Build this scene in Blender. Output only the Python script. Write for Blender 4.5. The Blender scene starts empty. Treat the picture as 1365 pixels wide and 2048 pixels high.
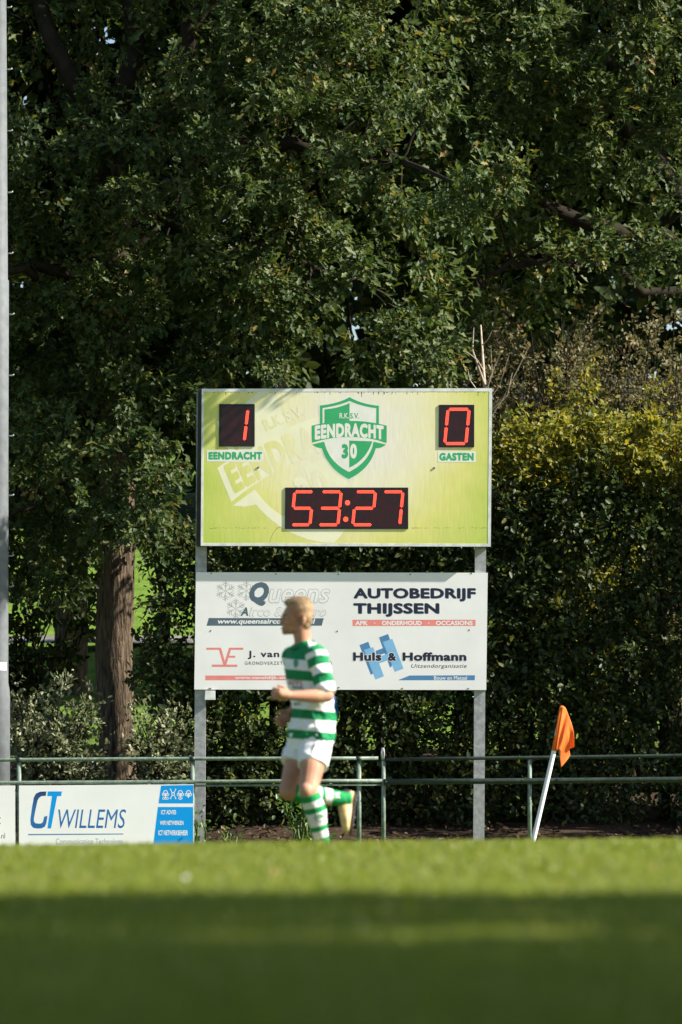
import bpy, bmesh, math, random
import numpy as np
from mathutils import Vector, Matrix
from mathutils.bvhtree import BVHTree

rng = np.random.default_rng(7)
random.seed(7)
S = bpy.context.scene
COL = S.collection

# ------------------------------------------------------------------ camera, sky, sun, exposure
FPX = 9275.0                      # focal length in photograph pixels (a 163 mm lens on a 36 mm tall frame)
HORIZON = 1570.0                  # photograph row of the eye level
EYE = 0.794                       # eye height over the ground at the railing
cam_d = bpy.data.cameras.new('camera')
cam = bpy.data.objects.new('camera', cam_d); COL.objects.link(cam)
cam_d.sensor_fit = 'VERTICAL'; cam_d.sensor_height = 36.0
cam_d.lens = FPX / 2048 * 36.0
cam_d.shift_y = (HORIZON - 1024) / 2048
cam_d.clip_start = 0.1; cam_d.clip_end = 2000
cam.location = (0, 0, EYE); cam.rotation_euler = (math.pi / 2, 0, 0)
cam_d.dof.use_dof = True; cam_d.dof.focus_distance = 53.5; cam_d.dof.aperture_fstop = 3.8
S.camera = cam

SUN_AZ, SUN_EL = 79.0, 37.0       # degrees to the right of straight behind the camera, and above the ground
sd = Vector((math.sin(math.radians(SUN_AZ)) * math.cos(math.radians(SUN_EL)),
             -math.cos(math.radians(SUN_AZ)) * math.cos(math.radians(SUN_EL)),
             math.sin(math.radians(SUN_EL))))
world = bpy.data.worlds.new('World'); S.world = world; world.use_nodes = True
wn = world.node_tree
sky = wn.nodes.new('ShaderNodeTexSky'); sky.sky_type = 'NISHITA'; sky.sun_disc = False
sky.sun_elevation = math.radians(SUN_EL)
sky.sun_rotation = math.atan2(sd.x, sd.y)
wn.links.new(sky.outputs[0], wn.nodes['Background'].inputs[0])
wn.nodes['Background'].inputs[1].default_value = 0.062
sun_d = bpy.data.lights.new('sun', 'SUN'); sun_d.energy = 4.6; sun_d.angle = math.radians(0.5)
sun_d.color = (1.0, 0.935, 0.83)
sun = bpy.data.objects.new('sun', sun_d); COL.objects.link(sun)
sun.rotation_euler = sd.to_track_quat('Z', 'Y').to_euler()
S.view_settings.view_transform = 'Standard'; S.view_settings.look = 'None'
S.view_settings.exposure = 1.40; S.view_settings.gamma = 1.0; S.view_settings.use_curve_mapping = False
S.render.engine = 'CYCLES'
S.cycles.max_bounces = 8; S.cycles.transparent_max_bounces = 8


def W(px, py, Y):
    """the point at distance Y that the photograph shows at pixel (px, py)"""
    return np.array([(px - 682.5) / FPX * Y, Y, EYE + (HORIZON - py) / FPX * Y])


GY = np.array([-400, -30, 0, 5, 12, 20, 24, 29.5, 36, 45, 53, 54.2, 56, 58, 60, 66, 80, 100, 140, 400.])
GZ = np.array([.40, .45, .49, .505, .515, .52, .455, .31, .19, .08, 0, 0.0, .16, .5, .85, 1.7, 4.4, 7.5, 11, 14.])


def ground_z(Y):
    Y = np.asarray(Y, float)
    out = 0
    for d, w in ((-1.5, .15), (-.7, .2), (0, .3), (.7, .2), (1.5, .15)):
        out = out + w * np.interp(Y + d, GY, GZ)
    return out


def tilt(x, Y):
    """the pitch falls slightly towards the left"""
    return .010 * np.clip(x, -6, 6) * np.clip((50 - np.asarray(Y, float)) / 10, 0, 1)


# ------------------------------------------------------------------ object helpers
def thing(name, label, cat, loc=(0, 0, 0), group=None):
    o = bpy.data.objects.new(name, None); COL.objects.link(o)
    o.location = loc; o.empty_display_size = .2
    return tag(o, label, cat, group)


def tag(o, label=None, cat=None, group=None, kind=None):
    for k, v in (('label', label), ('category', cat), ('group', group), ('kind', kind)):
        if v: o[k] = v
    return o


def world_loc(o):
    v = Vector((0, 0, 0))
    while o is not None:
        v += o.location; o = o.parent
    return np.array(v)


def link_mesh(name, me, mat=None, parent=None, smooth=False):
    o = bpy.data.objects.new(name, me); COL.objects.link(o)
    if mat is not None: me.materials.append(mat)
    if parent is not None: o.parent = parent
    if smooth: me.polygons.foreach_set('use_smooth', [True] * len(me.polygons))
    return o


def obj(name, verts, faces, mat=None, parent=None, smooth=False):
    verts = np.asarray(verts, float)
    if parent is not None: verts = verts - world_loc(parent)
    me = bpy.data.meshes.new(name)
    me.from_pydata([tuple(v) for v in verts], [], [tuple(int(i) for i in f) for f in faces])
    me.update()
    return link_mesh(name, me, mat, parent, smooth)


def np_obj(name, verts, faces_idx, totals, mat, parent=None, attrs=None, smooth=False):
    """a mesh from flat numpy arrays"""
    verts = np.asarray(verts, np.float32)
    if parent is not None: verts = verts - world_loc(parent).astype(np.float32)
    me = bpy.data.meshes.new(name)
    me.vertices.add(len(verts)); me.vertices.foreach_set('co', verts.ravel())
    me.loops.add(len(faces_idx)); me.loops.foreach_set('vertex_index', np.asarray(faces_idx, np.int32))
    totals = np.asarray(totals, np.int32)
    starts = np.concatenate([[0], np.cumsum(totals)[:-1]]).astype(np.int32)
    me.polygons.add(len(totals))
    me.polygons.foreach_set('loop_start', starts); me.polygons.foreach_set('loop_total', totals)
    if smooth: me.polygons.foreach_set('use_smooth', np.ones(len(totals), bool))
    me.update(calc_edges=True)
    for k, v in (attrs or {}).items():
        a = me.attributes.new(k, 'FLOAT', 'POINT'); a.data.foreach_set('value', np.asarray(v, np.float32))
    return link_mesh(name, me, mat, parent)


class MB:
    """collects shapes for one mesh"""
    def __init__(s): s.v = []; s.f = []; s.n = 0
    def add(s, v, f):
        v = np.asarray(v, float); s.v.append(v)
        s.f += [tuple(i + s.n for i in q) for q in f]; s.n += len(v); return s
    def box(s, lo, hi):
        x0, y0, z0 = lo; x1, y1, z1 = hi
        return s.add([(x0, y0, z0), (x1, y0, z0), (x1, y1, z0), (x0, y1, z0), (x0, y0, z1), (x1, y0, z1), (x1, y1, z1), (x0, y1, z1)],
                     [(0, 3, 2, 1), (4, 5, 6, 7), (0, 1, 5, 4), (1, 2, 6, 5), (2, 3, 7, 6), (3, 0, 4, 7)])
    def prism(s, quad, y0, y1):
        """pixel outline (any polygon, clockwise on screen) standing between depths y0 (front) and y1, sized at y0"""
        n = len(quad)
        a = [W(x, y, y0) for x, y in quad]
        b = [p + np.array([0, y1 - y0, 0]) for p in a]
        f = [tuple(range(n - 1, -1, -1)), tuple(range(n, 2 * n))]
        f += [(i, (i + 1) % n, n + (i + 1) % n, n + i) for i in range(n)]
        return s.add(a + b, f)
    def tube(s, pts, rad, n=8, cap=True):
        v, f = tube(pts, rad, n, cap); return s.add(v, f)
    def build(s, name, mat, parent=None, smooth=False):
        return obj(name, np.concatenate(s.v), s.f, mat, parent, smooth)


def tube(pts, rad, n=8, cap=True):
    pts = np.asarray(pts, float); m = len(pts)
    rad = np.broadcast_to(np.asarray(rad, float), (m,))
    tan = np.gradient(pts, axis=0); tan /= np.linalg.norm(tan, axis=1)[:, None] + 1e-9
    ref = np.array([0, 0, 1.]) if abs(tan[0, 2]) < .8 else np.array([0, 1., 0])
    a = np.cross(tan, ref); a /= np.linalg.norm(a, axis=1)[:, None] + 1e-9
    b = np.cross(tan, a)
    th = np.linspace(0, 2 * np.pi, n, endpoint=False)
    v = (pts[:, None] + rad[:, None, None] * (np.cos(th)[None, :, None] * a[:, None] + np.sin(th)[None, :, None] * b[:, None])).reshape(-1, 3)
    f = [(i * n + k, i * n + (k + 1) % n, (i + 1) * n + (k + 1) % n, (i + 1) * n + k) for i in range(m - 1) for k in range(n)]
    if cap: f += [tuple(range(n - 1, -1, -1)), tuple((m - 1) * n + k for k in range(n))]
    return v, f


# ------------------------------------------------------------------ materials
MATS = {}


def mat(name, col, rough=.6, spec=.3, var=.0, scale=20., bump=0., metal=0., col2=None, bscale=None):
    """principled with a noise between two tones and an optional bump"""
    if name in MATS: return MATS[name]
    m = bpy.data.materials.new(name); m.use_nodes = True; MATS[name] = m
    nt = m.node_tree; b = nt.nodes['Principled BSDF']
    b.inputs['Base Color'].default_value = (*col, 1); b.inputs['Roughness'].default_value = rough
    b.inputs['Specular IOR Level'].default_value = spec; b.inputs['Metallic'].default_value = metal
    tc = nt.nodes.new('ShaderNodeTexCoord')
    if var or col2:
        nz = nt.nodes.new('ShaderNodeTexNoise'); nz.inputs['Scale'].default_value = scale; nz.inputs['Detail'].default_value = 6
        nt.links.new(tc.outputs['Object'], nz.inputs['Vector'])
        r = nt.nodes.new('ShaderNodeValToRGB'); e = r.color_ramp.elements
        c2 = col2 or tuple(c * (1 - var) for c in col); c1 = col if col2 else tuple(min(1, c * (1 + var)) for c in col)
        e[0].position = .33; e[1].position = .67; e[0].color = (*c2, 1); e[1].color = (*c1, 1)
        nt.links.new(nz.outputs['Fac'], r.inputs['Fac']); nt.links.new(r.outputs['Color'], b.inputs['Base Color'])
    if bump:
        nb = nt.nodes.new('ShaderNodeTexNoise'); nb.inputs['Scale'].default_value = bscale or scale * 2; nb.inputs['Detail'].default_value = 8
        nt.links.new(tc.outputs['Object'], nb.inputs['Vector'])
        bp = nt.nodes.new('ShaderNodeBump'); bp.inputs['Strength'].default_value = bump; bp.inputs['Distance'].default_value = .02
        nt.links.new(nb.outputs['Fac'], bp.inputs['Height']); nt.links.new(bp.outputs['Normal'], b.inputs['Normal'])
    return m


def emit(name, col, strength):
    m = bpy.data.materials.new(name); m.use_nodes = True; MATS[name] = m
    b = m.node_tree.nodes['Principled BSDF']
    b.inputs['Base Color'].default_value = (.25, .02, .02, 1)
    b.inputs['Emission Color'].default_value = (*col, 1); b.inputs['Emission Strength'].default_value = strength
    return m


def leaf_mat(name, stops, rough=.42, spec=.5, trans=.3):
    """leaf shader: tone picked per leaf by the rnd attribute, some light passes through"""
    m = bpy.data.materials.new(name); m.use_nodes = True; MATS[name] = m
    nt = m.node_tree; b = nt.nodes['Principled BSDF']; out = nt.nodes['Material Output']
    at = nt.nodes.new('ShaderNodeAttribute'); at.attribute_name = 'rnd'
    r = nt.nodes.new('ShaderNodeValToRGB'); e = r.color_ramp.elements
    while len(e) < len(stops): e.new(.5)
    for q, (p, c) in zip(e, stops): q.position = p; q.color = (*c, 1)
    nt.links.new(at.outputs['Fac'], r.inputs['Fac'])
    nt.links.new(r.outputs['Color'], b.inputs['Base Color'])
    b.inputs['Roughness'].default_value = rough; b.inputs['Specular IOR Level'].default_value = spec
    t = nt.nodes.new('ShaderNodeBsdfTranslucent')
    hs = nt.nodes.new('ShaderNodeHueSaturation'); hs.inputs['Hue'].default_value = .485
    hs.inputs['Saturation'].default_value = 1.15; hs.inputs['Value'].default_value = 1.7
    nt.links.new(r.outputs['Color'], hs.inputs['Color']); nt.links.new(hs.outputs['Color'], t.inputs['Color'])
    mx = nt.nodes.new('ShaderNodeMixShader'); mx.inputs['Fac'].default_value = trans
    nt.links.new(b.outputs[0], mx.inputs[1]); nt.links.new(t.outputs[0], mx.inputs[2])
    nt.links.new(mx.outputs[0], out.inputs['Surface'])
    return m


L_OAK = leaf_mat('oak_leaf', [(0, (.028, .053, .0145)), (.5, (.054, .086, .023)), (.86, (.10, .125, .033)), (.95, (.19, .165, .04)), (1, (.25, .155, .06))], .55, .27, .3)
L_WOOD = leaf_mat('wood_leaf', [(0, (.02, .036, .012)), (.6, (.036, .056, .017)), (.9, (.07, .085, .022)), (1, (.15, .13, .03))], .6, .2, .28)
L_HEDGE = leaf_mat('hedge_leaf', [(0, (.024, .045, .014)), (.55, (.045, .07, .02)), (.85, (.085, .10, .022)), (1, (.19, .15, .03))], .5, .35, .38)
L_HTOP = leaf_mat('hedge_top_lit_leaf', [(0, (.09, .12, .024)), (.5, (.18, .185, .034)), (.85, (.28, .24, .04)), (1, (.28, .17, .05))], .55, .3, .35)  # sunlight on the hedge top put into a brighter leaf colour
L_SHRUB = leaf_mat('shrub_leaf', [(0, (.07, .08, .035)), (.5, (.13, .125, .055)), (.85, (.19, .16, .075)), (1, (.26, .14, .07))], .6, .3, .3)
L_PALE = leaf_mat('pale_leaf', [(0, (.08, .105, .05)), (.5, (.14, .165, .08)), (.9, (.25, .26, .15)), (1, (.26, .2, .1))], .5, .4, .25)
L_FRESH = leaf_mat('fresh_leaf', [(0, (.035, .09, .015)), (.6, (.06, .13, .02)), (1, (.10, .16, .03))], .45, .45, .35)
L_LITTER = leaf_mat('litter_leaf', [(0, (.03, .02, .012)), (.6, (.07, .042, .022)), (.92, (.12, .075, .04)), (1, (.26, .19, .13))], .8, .1, .05)
L_STEM = mat('green_stem', (.06, .10, .02), .6, .2, var=.2)
GRASS = leaf_mat('grass_blade', [(0, (.110, .162, .018)), (.5, (.155, .205, .028)), (.9, (.195, .235, .042)), (1, (.27, .265, .08))], .5, .35, .4)

BARK = mat('oak_bark', (.155, .115, .078), .9, .1, col2=(.042, .032, .023), scale=13, bump=1.0, bscale=16)
nt = BARK.node_tree                                   # furrows run up the trunk
mp = nt.nodes.new('ShaderNodeMapping'); mp.inputs['Scale'].default_value = (1.9, 1.9, .32)
tcn = [n for n in nt.nodes if n.type == 'TEX_COORD'][0]; nzs = [n for n in nt.nodes if n.type == 'TEX_NOISE']
nt.links.new(tcn.outputs['Object'], mp.inputs['Vector']); [nt.links.new(mp.outputs[0], z.inputs['Vector']) for z in nzs]
for z in nzs: z.inputs['Distortion'].default_value = .6
[n for n in nt.nodes if n.type == 'BUMP'][0].inputs['Distance'].default_value = .06
TWIG = mat('twig_bark', (.024, .019, .014), .9, .1, var=.3, scale=8)
PALETWIG = mat('pale_bare_bark', (.38, .32, .25), .8, .1, var=.25, scale=12)

GALV = mat('galvanised_steel', (.34, .35, .36), .5, .4, var=.22, scale=14, bump=.12, metal=.25)
MASTM = mat('mast_zinc', (.125, .137, .146), .65, .25, var=.16, scale=9, bump=.1, metal=.0)
PAINT_G = mat('worn_green_paint', (.14, .19, .15), .5, .35, var=.3, scale=16, bump=.1)
PAINT_D = mat('dark_green_paint', (.020, .033, .027), .45, .4, var=.35, scale=16, bump=.1)
WHITEP = mat('panel_white', (.83, .82, .82), .45, .35, var=.04, scale=2.5)
BOARDW = mat('board_white', (.90, .90, .90), .4, .35, var=.03, scale=2)
FRAMEW = mat('frame_white', (.70, .71, .70), .5, .3, var=.15, scale=12)
BLACKP = mat('black_casing', (.012, .013, .016), .5, .35, var=.2, scale=10)
DARKBOX = mat('dark_cabinet', (.035, .036, .032), .6, .3, var=.3, scale=6)
LEDFACE = mat('led_face', (.026, .006, .010), .28, .5, var=.25, scale=30)
LED = emit('led_red', (1.0, .075, .035), 1.7)
LEDOFF = mat('led_unlit', (.075, .008, .012), .4, .4)
GREENP = mat('print_green', (.045, .40, .155), .5, .3, var=.07, scale=9)
PALEP = mat('print_pale', (.85, .83, .60), .5, .3, var=.04, scale=6)
CREAMP = mat('print_cream', (.80, .80, .74), .5, .3, var=.04, scale=9)
SLATEP = mat('print_slate', (.095, .14, .185), .5, .3, var=.08, scale=9)
GREYP = mat('print_grey', (.34, .35, .36), .5, .3)
NAVYP = mat('print_navy', (.018, .022, .05), .5, .3)
SHADOWP = mat('print_blue_grey', (.30, .36, .46), .5, .3)
REDP = mat('print_faded_red', (.80, .25, .23), .5, .3, var=.07, scale=14)
BLUEP = mat('print_sky_blue', (.22, .47, .75), .5, .3, var=.06, scale=9)
BLUED = mat('print_mid_blue', (.085, .23, .46), .5, .3, var=.06, scale=9)
CYANP = mat('print_bright_blue', (.0, .32, .82), .45, .3, var=.03, scale=5)
TEXTG = mat('print_dark_grey', (.10, .10, .12), .5, .3)
BOLTM = mat('bolt_steel', (.18, .18, .19), .5, .4, metal=.5)

# ------------------------------------------------------------------ ground
def build_ground():
    xs = np.unique(np.concatenate([np.linspace(-300, -12, 13), np.linspace(-12, 12, 49), np.linspace(12, 300, 13)]))
    ys = np.unique(np.concatenate([np.linspace(-120, 0, 13), np.linspace(0, 62, 125), np.linspace(62, 110, 33), np.linspace(110, 500, 14)]))
    X, Y = np.meshgrid(xs, ys)
    Z = ground_z(Y) + tilt(X, Y)
    wob = .05 * np.sin(X * 1.7 + .6 * Y) + .04 * np.sin(X * .6 - Y * 1.1)
    Z = Z + wob * np.clip((Y - 54) / 3, 0, 1) + .006 * np.sin(X * .9 + 1.3 * Y) * (Y < 54)
    n, k = len(xs), len(ys)
    v = np.stack([X, Y, Z], -1).reshape(-1, 3)
    i = (np.arange(k - 1)[:, None] * n + np.arange(n - 1)[None]).ravel()
    f = np.stack([i, i + 1, i + n + 1, i + n], 1)
    m = bpy.data.materials.new('ground'); m.use_nodes = True
    nt = m.node_tree; b = nt.nodes['Principled BSDF']; b.inputs['Roughness'].default_value = .9; b.inputs['Specular IOR Level'].default_value = .1
    geo = nt.nodes.new('ShaderNodeTexCoord')
    sep = nt.nodes.new('ShaderNodeSeparateXYZ'); nt.links.new(geo.outputs['Object'], sep.inputs[0])
    def noise(scale, det=6):
        z = nt.nodes.new('ShaderNodeTexNoise'); z.inputs['Scale'].default_value = scale; z.inputs['Detail'].default_value = det
        nt.links.new(geo.outputs['Object'], z.inputs['Vector']); return z.outputs['Fac']
    def ramp(fac, stops):
        r = nt.nodes.new('ShaderNodeValToRGB'); e = r.color_ramp.elements
        while len(e) < len(stops): e.new(.5)
        for q, (p, c) in zip(e, stops): q.position = p; q.color = (*c, 1)
        nt.links.new(fac, r.inputs['Fac']); return r.outputs['Color']
    def step(lo, hi, src):
        q = nt.nodes.new('ShaderNodeMapRange'); q.inputs[1].default_value = lo; q.inputs[2].default_value = hi
        nt.links.new(src, q.inputs[0]); return q.outputs[0]
    def mix(f, a, c):
        q = nt.nodes.new('ShaderNodeMix'); q.data_type = 'RGBA'
        nt.links.new(f, q.inputs[0]); nt.links.new(a, q.inputs[6]); nt.links.new(c, q.inputs[7]); return q.outputs[2]
    turf = ramp(noise(7), [(.3, (.09, .12, .02)), (.7, (.14, .17, .03))])
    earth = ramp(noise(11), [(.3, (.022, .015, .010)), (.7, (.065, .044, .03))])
    lawn = ramp(noise(3), [(.3, (.07, .14, .02)), (.7, (.14, .22, .035))])
    add = nt.nodes.new('ShaderNodeMath'); add.operation = 'MULTIPLY_ADD'; add.inputs[1].default_value = 1.6
    nt.links.new(noise(1.3), add.inputs[0]); nt.links.new(sep.outputs['Y'], add.inputs[2])
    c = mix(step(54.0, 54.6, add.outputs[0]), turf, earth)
    c = mix(step(63.0, 64.5, add.outputs[0]), c, lawn)
    nt.links.new(c, b.inputs['Base Color'])
    bp = nt.nodes.new('ShaderNodeBump'); bp.inputs['Strength'].default_value = .6; bp.inputs['Distance'].default_value = .03
    nt.links.new(noise(30, 8), bp.inputs['Height']); nt.links.new(bp.outputs[0], b.inputs['Normal'])
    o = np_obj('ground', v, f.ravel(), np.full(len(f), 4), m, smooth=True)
    tag(o, kind='structure')


build_ground()


def build_strip(name, xs, ys, lift, m):
    """a paved strip laid on the slope"""
    X, Y = np.meshgrid(np.linspace(*xs, 24), np.linspace(*ys, 14))
    Z = ground_z(Y) + lift + .10
    n = 24
    i = (np.arange(13)[:, None] * n + np.arange(n - 1)[None]).ravel()
    f = np.stack([i, i + 1, i + n + 1, i + n], 1)
    o = np_obj(name, np.stack([X, Y, Z], -1).reshape(-1, 3), f.ravel(), np.full(len(f), 4), m, smooth=True)
    tag(o, kind='structure')


PAVE = mat('pale_paving', (.36, .36, .37), .8, .2, var=.2, scale=3)
build_strip('road', (1.9, 40), (67, 74), .01, PAVE)
build_strip('path', (-30, 1.9), (72.2, 72.9), .01, mat('dull_paving', (.17, .165, .16), .85, .15, var=.25, scale=3))

# ------------------------------------------------------------------ leaves and branches
def tmpl(side, fold):
    """leaf from half outline (u, v): two halves folded along the midrib"""
    r = [(u, v, abs(v) * fold) for u, v in side]; l = [(u, -v, abs(v) * fold) for u, v in side[1:-1]]
    n = len(side); v = np.array(r + l)
    right = list(range(n - 1, -1, -1)); left = [0] + [n + k for k in range(len(l))] + [n - 1]
    return v, [right, left]


T_OAK = tmpl([(0, 0), (.2, .17), (.33, .08), (.6, .28), (.73, .14), (1, 0)], .35)
T_OVAL = tmpl([(0, 0), (.28, .25), (.7, .22), (1, 0)], .3)
T_LONG = tmpl([(0, 0), (.3, .13), (.7, .12), (1, 0)], .3)


def unit(a): return a / (np.linalg.norm(a, axis=-1, keepdims=True) + 1e-9)


def leaf_arrays(P, axis, nrm, size, T, rnd=None):
    N = len(P); tv, tf = T
    axis = unit(axis); nrm = unit(nrm - axis * (nrm * axis).sum(1, keepdims=True)); bi = np.cross(nrm, axis)
    V = P[:, None] + size[:, None, None] * (tv[None, :, 0:1] * axis[:, None] + tv[None, :, 1:2] * bi[:, None] + tv[None, :, 2:3] * nrm[:, None])
    k = len(tv)
    flat = np.concatenate([np.array(q) for q in tf]); tot = np.array([len(q) for q in tf])
    idx = (np.arange(N)[:, None] * k + flat[None]).ravel(); totals = np.tile(tot, N)
    if rnd is None: rnd = rng.random(N)
    return V.reshape(-1, 3), idx, totals, np.repeat(rnd, k)


class Foliage:
    def __init__(s): s.P = []; s.A = []; s.Nn = []; s.S = []; s.R = []; s.mb = MB()
    def add(s, P, A, Nn, size, rnd=None):
        s.P.append(P); s.A.append(A); s.Nn.append(Nn); s.S.append(size)
        s.R.append(rng.random(len(P)) if rnd is None else rnd)
    def spray(s, c, out, r, n, size, twigs=9, flat=.6, droop=.25, tone=0., up=.55, face=.6, jit=.5):
        """leafy twigs fanning out of c towards out"""
        out = unit(np.asarray(out, float))
        td = unit(out[None] * .55 + rng.normal(size=(twigs, 3)) * np.array([.75, .75, flat]))
        tl = r * rng.uniform(.6, 1.15, twigs)
        k = rng.integers(0, twigs, n); t = rng.beta(2.4, 1.2, n)
        P = c + td[k] * (tl[k] * t)[:, None] + rng.normal(size=(n, 3)) * .10 * r
        P[:, 2] -= droop * r * t * t
        A = td[k] * .6 + rng.normal(size=(n, 3)) * .55 + np.array([0, 0, -droop])
        Nn = np.array([0, 0, up])[None] + out[None] * face + rng.normal(size=(n, 3)) * jit
        s.add(P, A, Nn, size * rng.uniform(.65, 1.25, n), np.clip(rng.random(n) * .9 + tone + rng.normal() * .06, 0, 1))
        return td, tl
    def build(s, name, m, parent, T, kind=None):
        P = np.concatenate(s.P); V, i, t, r = leaf_arrays(P, np.concatenate(s.A), np.concatenate(s.Nn), np.concatenate(s.S), T, np.concatenate(s.R))
        o = np_obj(name, V, i, t, m, parent, {'rnd': r})
        if kind: o['kind'] = kind
        return o


def bend(a, b, n=7, sag=.15, jit=.05):
    a = np.asarray(a, float); b = np.asarray(b, float); t = np.linspace(0, 1, n)[:, None]
    L = np.linalg.norm(b - a); p = a + (b - a) * t
    p[:, 2] += np.sin(t[:, 0] * np.pi) * sag * L
    p[1:-1] += rng.normal(size=(n - 2, 3)) * jit * L * .4
    return p


def gnarl_trunk(name, pts, rad, m, parent, n=28, amp=.05, freq=7):
    """a trunk with furrowed bark relief"""
    pts = np.asarray(pts, float); t = np.linspace(0, 1, len(pts)); tt = np.linspace(0, 1, 110)
    p = np.stack([np.interp(tt, t, pts[:, k]) for k in range(3)], 1); r = np.interp(tt, t, rad)
    for _ in range(6): p[1:-1] = (p[:-2] + p[2:] + 2 * p[1:-1]) / 4
    v, f = tube(p, r, n * 2)
    v = v.reshape(110, n * 2, 3); th = np.linspace(0, 2 * np.pi, n * 2, endpoint=False)[None]
    z = p[:, 2][:, None]
    rel = amp * (np.abs(np.sin(th * freq + 1.1 * np.sin(z * 3.1) + .9 * np.sin(z * 7.3 + th * 2))) ** .6 - .5) + amp * .7 * np.sin(th * 3 + z * .9)
    rel = rel + rng.normal(size=rel.shape) * amp * .22
    v = p[:, None] + (v - p[:, None]) * (1 + rel[..., None])
    return obj(name, v.reshape(-1, 3), f, m, parent, True)


def fbm(x, y, seed=0):
    s = 0; a = 1.
    for k in range(4):
        q = 2.0 ** k
        s = s + a * np.sin(x * q * 1.13 + 1.7 * np.sin(y * q * .9 + seed + k) + seed * 2.1) * np.cos(y * q * 1.21 + 1.3 * np.sin(x * q * .8 - seed) + k)
        a *= .55
    return s / 1.6


# lower outline of the oak foliage on the photograph
EDGE = np.array([(-500, 1150), (-300, 1120), (30, 1250), (150, 1210), (200, 1120), (290, 1110), (330, 1000), (395, 850), (470, 765), (700, 775), (850, 768), (930, 690), (1000, 680), (1050, 660), (1110, 600), (1180, 560), (1340, 600), (1400, 500), (1470, 150), (1560, -80), (2600, -120)], float)  # unseen right end raised so that sun reaches the shrubs
HOLES = [(300, 690, 75, 90), (690, 620, 110, 55), (120, 500, 90, 75), (600, 345, 60, 40), (330, 430, 60, 55), (60, 700, 60, 80), (215, 470, 40, 60)]


def oak_clusters(x0, x1, depth0, keep, seed, step=62):
    out = []
    for py in np.arange(-820, 1260, step):
        for px in np.arange(x0, x1, step):
            qx = px + rng.normal() * 22; qy = py + rng.normal() * 22
            if qy > np.interp(qx, EDGE[:, 0], EDGE[:, 1]) - 35: continue
            if keep > .6 and any(((qx - a) / c) ** 2 + ((qy - b) / d) ** 2 < 1 for a, b, c, d in HOLES): continue
            dens = keep + .78 * fbm(qx / 230, qy / 130, seed)
            if qy > 830: dens -= .12
            if rng.random() > dens: continue
            Y = depth0 + 1.5 * fbm(qx / 260, qy / 190, seed + 3) + rng.normal() * .25 + max(0, -qy) / 420 + 1.7 * min(1, max(0, (430 - qx) / 400))
            out.append((W(qx, qy, Y), qx, qy))
    return out


def build_oak(label, base_px, base_Y, x0, x1, limbs, trunk_pts, trunk_r, seed, nleaf, extra=()):
    bz = float(ground_z(base_Y)); b = np.array([(base_px - 682.5) / FPX * base_Y, base_Y, bz])
    t = thing('oak_tree', label, 'tree', b)
    gnarl_trunk('trunk', trunk_pts, trunk_r, BARK, t)
    fol = Foliage(); br = MB(); nodes = []
    for pts, r0, r1 in limbs:
        p = np.asarray(pts, float); n = 16
        tt = np.linspace(0, 1, len(p)); q = np.stack([np.interp(np.linspace(0, 1, n), tt, p[:, k]) for k in range(3)], 1)
        q[1:-1] += rng.normal(size=(n - 2, 3)) * .07
        br.tube(q, np.linspace(r0, r1, n), 8); nodes.append(q)
    nodes = np.concatenate(nodes)
    front = oak_clusters(x0, x1, base_Y - 1.6, .72, seed)
    if x1 > 1500: x1 = 2300  # unseen crown extended past the right edge to shade the inner leaves
    back = oak_clusters(x0, x1, base_Y + .6, .85, seed + 5, 74)
    mid = oak_clusters(x0, x1, base_Y - .5, .46, seed + 2, 80)
    for cl, nl, sz in ((mid, int(nleaf * .6), .13), (front, int(nleaf * 1.15), .118), (back, int(nleaf * .55), .16)):
        for c, qx, qy in cl:
            d = nodes - c; k = np.argmin((d ** 2).sum(1)); a = nodes[k]
            out = unit(c - a) * .6 + np.array([.40, -.55, .15])
            r = rng.uniform(.36, .62)
            td, tl = fol.spray(c, out, r, int(nl * rng.uniform(.7, 1.3)), sz, tone=.02, face=.5, up=.6, jit=.38)
            if .25 < np.linalg.norm(c - a) < .9:
                br.tube(bend(a, c, 6, -.03), np.linspace(.022, .008, 6), 4, False)
            for q in range(0, len(td), 3):
                br.tube(np.array([c, c + td[q] * tl[q] * .55, c + td[q] * tl[q] * .95 - np.array([0, 0, .2 * r])]), [.008, .006, .003], 3, False)
    for qx, qy, Y in extra:
        c = W(qx, qy, Y); k = np.argmin(((nodes - c) ** 2).sum(1))
        fol.spray(c, (.3, -.6, .2), .42, nleaf, .118, tone=.02, face=.45, up=.6); br.tube(bend(nodes[k], c, 6, -.03), np.linspace(.02, .008, 6), 4, False)
    br.build('branches', TWIG, t, True)
    fol.build('crown', L_OAK, t, T_OAK)
    print('OAK leaves', sum(len(p) for p in fol.P), len(front), len(back))
    return t


def P3(px, py, Y): return W(px, py, Y)


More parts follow.
